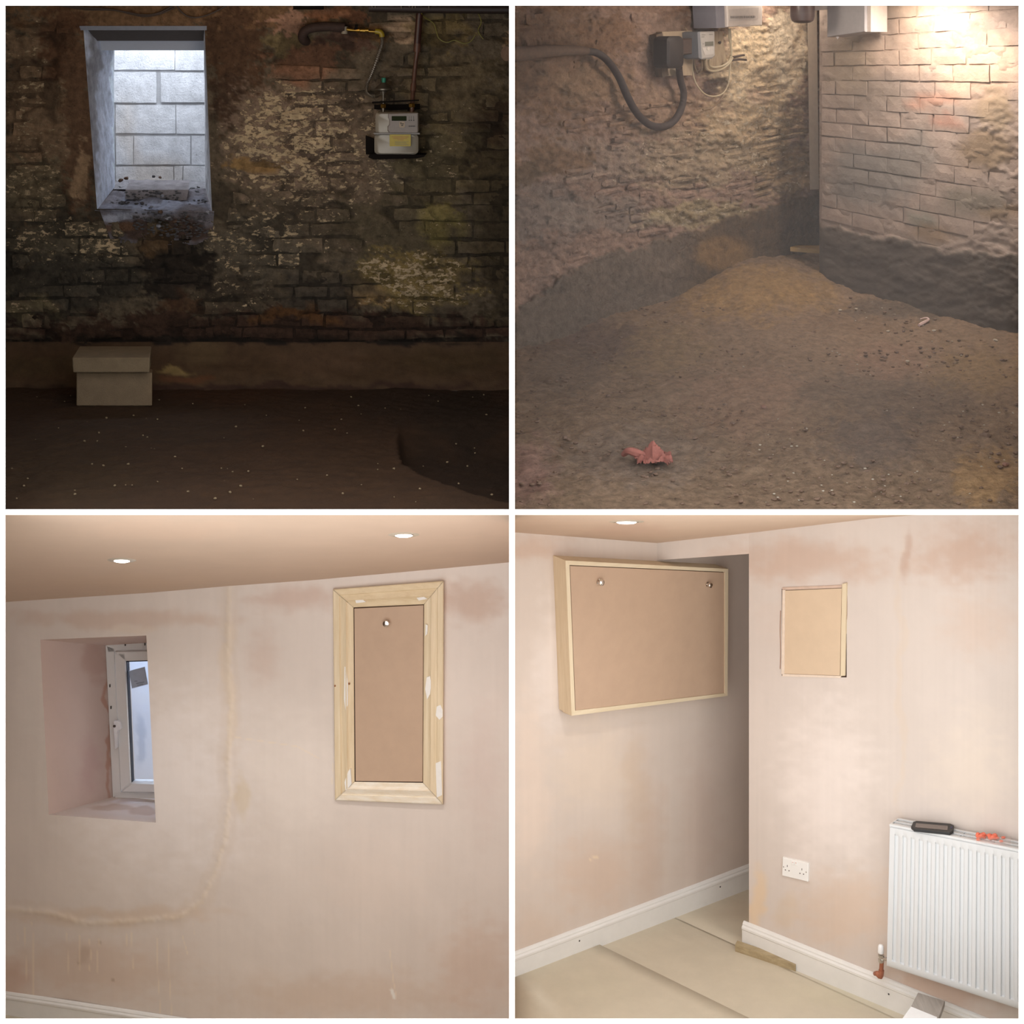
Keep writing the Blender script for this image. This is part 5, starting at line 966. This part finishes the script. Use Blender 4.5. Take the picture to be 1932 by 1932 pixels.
for s0 in (.20, .76):
    for ds, dt, wd, hg in ((0, .30, .018, .10), (-.07, .56, .035, .05), (.07, .56, .035, .05)):
        f = [qm(s0+ds-wd/2*1.2, .06+dt), qm(s0+ds+wd/2*1.2, .06+dt), qm(s0+ds+wd/2*1.2, .06+dt+hg), qm(s0+ds-wd/2*1.2, .06+dt+hg)]
        obj('pin_hole', MB().prism([W6.p(*p_, .0134) for p_ in f], -W6.n*.003), plain('pin_dark', (70, 60, 58), .6), sk)
for s0 in (.06, .93): obj('plate_screw', MB().lathe(W6.p(*qm(s0, .5), .0128), W6.n, [(0, .0028), (.001, .0028), (.0016, .002)], 10), plain('screw_steel', (150, 140, 130), .3, .8), sk)
# radiator
RC = [(1679, 1558), (1930, 1607.5), (1930, 1906), (1673, 1822)]; RO = .105
def rm(s, t): a = lerp2(RC[0], RC[1], s); b = lerp2(RC[3], RC[2], s); return lerp2(a, b, t)
def rp_(s, t, o): x, y = rm(s, t); return W6.p(x, y, o)
rad = empty('radiator', W6.p(1800, 1900, .05), 'white panel radiator with vertical flutes and slotted top grille', 'radiator')
rw = plain('radiator_white', (219, 221, 222), .3, var=0, coat=.3)
# fluted front panel: vertices sampled across
S_ = [0, .012, .02]; NF = 16; w0 = .035; st = .0617; n_t = [0, .035, .055, .075, .09, .905, .925, .945, .965, 1]
cols = [(0, 0), (.010, 0)]
for k in range(NF):
    s0 = .036+k*st*(1-.0035*(NF-k)*.3)
    for ds, dd in ((0, 0), (.010, 1), (.028, 1), (.038, 0)): cols.append((s0+ds, dd))
cols = [c_ for c_ in cols if c_[0] < .985]+[(1, 0)]
vs = []; tt = [0, .012, .05, .062, .085, .92, .945, .957, .99, 1.]
for (s, d) in cols:
    for t in tt:
        dd = -.010*d if .06 < t < .95 else 0.
        dd += -.008 if t in (0, 1.) else 0.
        vs.append(rp_(s, t, RO+dd))
m_ = len(tt); fs = [(i*m_+j, i*m_+j+1, (i+1)*m_+j+1, (i+1)*m_+j) for i in range(len(cols)-1) for j in range(m_-1)]
mb = MB(); mb.add(vs, fs); o = obj('front_panel', mb, rw, rad, True); 
mb = MB(); mb.hexa([rp_(0, 0, RO-.009), rp_(1, 0, RO-.009), rp_(1, 1, RO-.009), rp_(0, 1, RO-.009), rp_(0, 0, RO-.02), rp_(1, 0, RO-.02), rp_(1, 1, RO-.02), rp_(0, 1, RO-.02)]); obj('panel_core', mb, rw, rad)
# side casing and back panel
def sidep(s, t, o):   # keep straight back from the front edge
    p = rp_(s, t, RO); return p-W6.n*(RO-o)
mb = MB(); mb.hexa([sidep(-.003, -.01, RO-.004), sidep(.003, -.01, RO-.004), sidep(.003, .995, RO-.004), sidep(-.003, .995, RO-.004), sidep(-.003, -.01, .025), sidep(.003, -.01, .025), sidep(.003, .995, .025), sidep(-.003, .995, .025)]); obj('side_casing', mb, rw, rad)
mb = MB(); mb.hexa([sidep(0, .01, .030), sidep(1, .01, .030), sidep(1, .99, .030), sidep(0, .99, .030), sidep(0, .01, .02), sidep(1, .01, .02), sidep(1, .99, .02), sidep(0, .99, .02)]); obj('back_panel', mb, rw, rad)
# top grille: rails and cross slats
for o0, o1 in ((RO-.014, RO), (.022, .034), (.060, .066)):
    mb = MB(); mb.hexa([sidep(-.003, -.012, o1), sidep(1, -.012, o1), sidep(1, .004, o1), sidep(-.003, .004, o1), sidep(-.003, -.012, o0), sidep(1, -.012, o0), sidep(1, .004, o0), sidep(-.003, .004, o0)]); obj('top_rail', mb, rw, rad)
slat = None; sa = sidep(.03, -.008, .03); 
for k in range(110):
    s = .015+k*.009
    if k % 28 == 27: continue
    p0 = sidep(s, -.008, RO-.012); p1 = sidep(s+.0015, -.008, .034); mb = MB(); e_ = W6.u*.0026; e_ = e_ if e_.x > 0 else -e_
    mb.hexa([p0, p0+e_, p0+e_-dn*.006, p0-dn*.006, p1, p1+e_, p1+e_-dn*.006, p1-dn*.006]); obj('grille_slat', mb, rw, rad)
mb = MB(); mb.hexa([sidep(.0, .04, RO-.02), sidep(1, .04, RO-.02), sidep(1, .06, RO-.02), sidep(0, .06, RO-.02), sidep(0, .04, .03), sidep(1, .04, .03), sidep(1, .06, .03), sidep(0, .06, .03)]); obj('convector_fin', mb, plain('fin_grey', (150, 150, 152), .5), rad)
# valve
vv = empty('radiator_valve', W6.p(1661, 1845, .05), 'radiator valve with white cap, chrome body and copper elbow', 'valve')
vo_ = .07; vb = W6.p(1662, 1845, vo_); k_ = vb.y/F
def vz(y): return (1845-y)*k_
copper = plain('copper', (168, 108, 84), .45, .45, var=.15)
obj('copper_pipe', MB().tube([W6.p(1651, 1837, vo_-.02), W6.p(1656, 1836, vo_), W6.p(1661, 1838, vo_), W6.p(1662.5, 1832, vo_), W6.p(1663.5, 1815, vo_)], .0098, 12), copper, vv, True)
obj('copper_elbow', MB().tube([W6.p(1654, 1835, vo_), W6.p(1661, 1842, vo_), W6.p(1663, 1830, vo_)], .0125, 12), copper, vv, True)
obj('chrome_body', MB().lathe(W6.p(1662.5, 1816, vo_), dn, [(0, .011), (.006, .014), (.016, .014), (.018, .010), (.026, .010), (.028, .014), (.036, .014)], 8), plain('valve_chrome', (200, 196, 190), .2, .9, var=.05), vv)
obj('tail_piece', MB().tube([W6.p(1664, 1808, vo_), W6.p(1675, 1810, vo_)], .008, 10, smooth=0), plain('valve_chrome', (200, 196, 190), .2, .9), vv, True)
obj('white_cap', MB().lathe(W6.p(1662, 1798, vo_), dn, [(0, .0125), (.004, .014), (.028, .0135), (.036, .010), (.039, .004)], 18), plain('cap_white', (240, 240, 240), .3, var=0), vv, True)
# phone on the radiator
def topq(x, y, dz=0.):   # point on the plane of the grille
    a0 = sidep(.1, -.012, RO); b0_ = sidep(.9, -.012, RO); c0 = sidep(.1, -.012, .03); n = (b0_-a0).cross(c0-a0).normalized()
    d = Vector(((x-CX)/F, 1, -(y-CY)/F)); t = (a0+Vector((0, 0, dz))-Vector((0, 0, H))).dot(n)/d.dot(n); return Vector((0, 0, H))+d*t
ph = empty('phone', topq(1760, 1562), 'black smartphone in a rubber case lying on the radiator top', 'phone')
PQ = [(1719, 1559), (1723, 1550), (1729, 1548.5), (1794, 1554), (1800, 1557), (1799, 1566), (1792, 1571), (1725, 1564)]
mb = MB(); top = [topq(x, y-4, .0) + Vector((0, 0, .0)) for x, y in PQ]; top = [topq(x, y, .012) for x, y in PQ]
mb.bev(top, Vector((0, 0, -.0115)), .002); obj('case', mb, plain('phone_black', (34, 34, 36), .45), ph)
mb = MB(); mb.prism([topq(x, y, .0135) for x, y in ((1728, 1553), (1788, 1558), (1788, 1566), (1727, 1560.5))], Vector((0, 0, -.002))); obj('screen', mb, plain('phone_screen', (112, 100, 94), .15), ph)
mb = MB(); mb.lathe(topq(1795, 1561, .013), dn, [(0, .003), (.001, .003)], 10); obj('home_button', mb, plain('button_purple', (90, 70, 150), .3), ph)
cp = topq(1867, 1583, .0)
bagm = plain('orange_plastic', (240, 120, 92), .25, var=.2, scale=60, bump=.3); 
mb = MB()
for x, y, r_ in ((1850, 1581, .022), (1872, 1582, .021)): p = topq(x, y, .0); mb.lathe(p+Vector((0, 0, .001)), dn, [(0, r_*.75), (.004, r_), (.012, r_), (.018, r_*.7), (.020, r_*.2)], 14)
bg = empty('plastic_bag', cp, 'clear plastic bag of orange rubber pieces lying on the radiator top', 'bag')
for x, y, r_ in ((1851, 1581, .019), (1873, 1583, .018)):
    p = topq(x, y, .0); mb = MB(); mb.tube([p+Vector((math.cos(a)*r_*.8, math.sin(a)*r_*.55, .010+.004*math.sin(3*a))) for a in np.linspace(0, 6.0, 12)], .0085, 8); obj('orange_coil', mb, bagm, bg, True)
for x, y in ((1846, 1584), (1864, 1576), (1882, 1581), (1893, 1580), (1889, 1587)):
    mb = MB(); mb.rock(topq(x, y, .008), .012, .008, .006, R); obj('orange_piece', mb, bagm, bg)
fm, nt, b, Lk = nodes('clear_film'); b.inputs['Base Color'].default_value = (1, .8, .75, 1); b.inputs['Roughness'].default_value = .12; b.inputs['Alpha'].default_value = .22
mb = MB(); vs = []; nx = 16
for i in range(nx):
    for j in range(8):
        x = 1841+(1907-1841)*i/(nx-1); y = 1575+16*j/7+(i/(nx-1))*3; hh = .004+.020*math.sin(math.pi*i/(nx-1))**.5*math.sin(math.pi*j/7)*(1-.55*i/(nx-1))+R.uniform(0, .003); vs.append(topq(x, y, hh))
mb.add(vs, [(i*8+j, (i+1)*8+j, (i+1)*8+j+1, i*8+j+1) for i in range(nx-1) for j in range(7)]); obj('film', mb, fm, bg)
# timber offcuts
wo = wood('weathered_timber', (150, 132, 100), (186, 168, 134), (6, 30, 60))
mb = MB(); mb.hexa([fl(1387, 1795)+Vector((0, 0, .0)), fl(1501, 1833), fl(1501, 1833)+Vector((0, 0, .030)), fl(1387, 1795)+Vector((0, 0, .034))]+[fl(1391, 1789), fl(1503, 1826), fl(1503, 1826)+Vector((0, 0, .034)), fl(1391, 1789)+Vector((0, 0, .038))])
tag(obj('timber_offcut', mb, wo), 'thin weathered timber offcut lying against the skirting at the wall corner', 'timber')
Yp = 7.52
mb = MB(); a0, a1, a2, a3 = P(1732, 1872, 7.56), P(1783, 1888, 7.50), P(1766, 1935, 7.28), P(1700, 1935, 7.28)
mb.bev([a3, a2, a1, a0], Vector((0, .006, -.028)), .003); gp = obj('plank', mb, wood('grey_grained_plank', (158, 150, 142), (184, 176, 168), (60, 4, 6)))
tag(gp, 'grey wood-grain plank end leaning on the skirting under the radiator', 'plank')
mb = MB(); mb.hexa([P(1692, 1936, 7.262), P(1764, 1936, 7.262), P(1768, 1919, 7.33), P(1719, 1899, 7.42), P(1692, 1936, 7.267), P(1764, 1936, 7.267), P(1768, 1919, 7.335), P(1719, 1899, 7.425)])
tag(obj('paper_label', mb, plain('white_paper', (246, 246, 246), .6, var=.01)), 'white paper wrap across the end of the grey plank', 'paper')
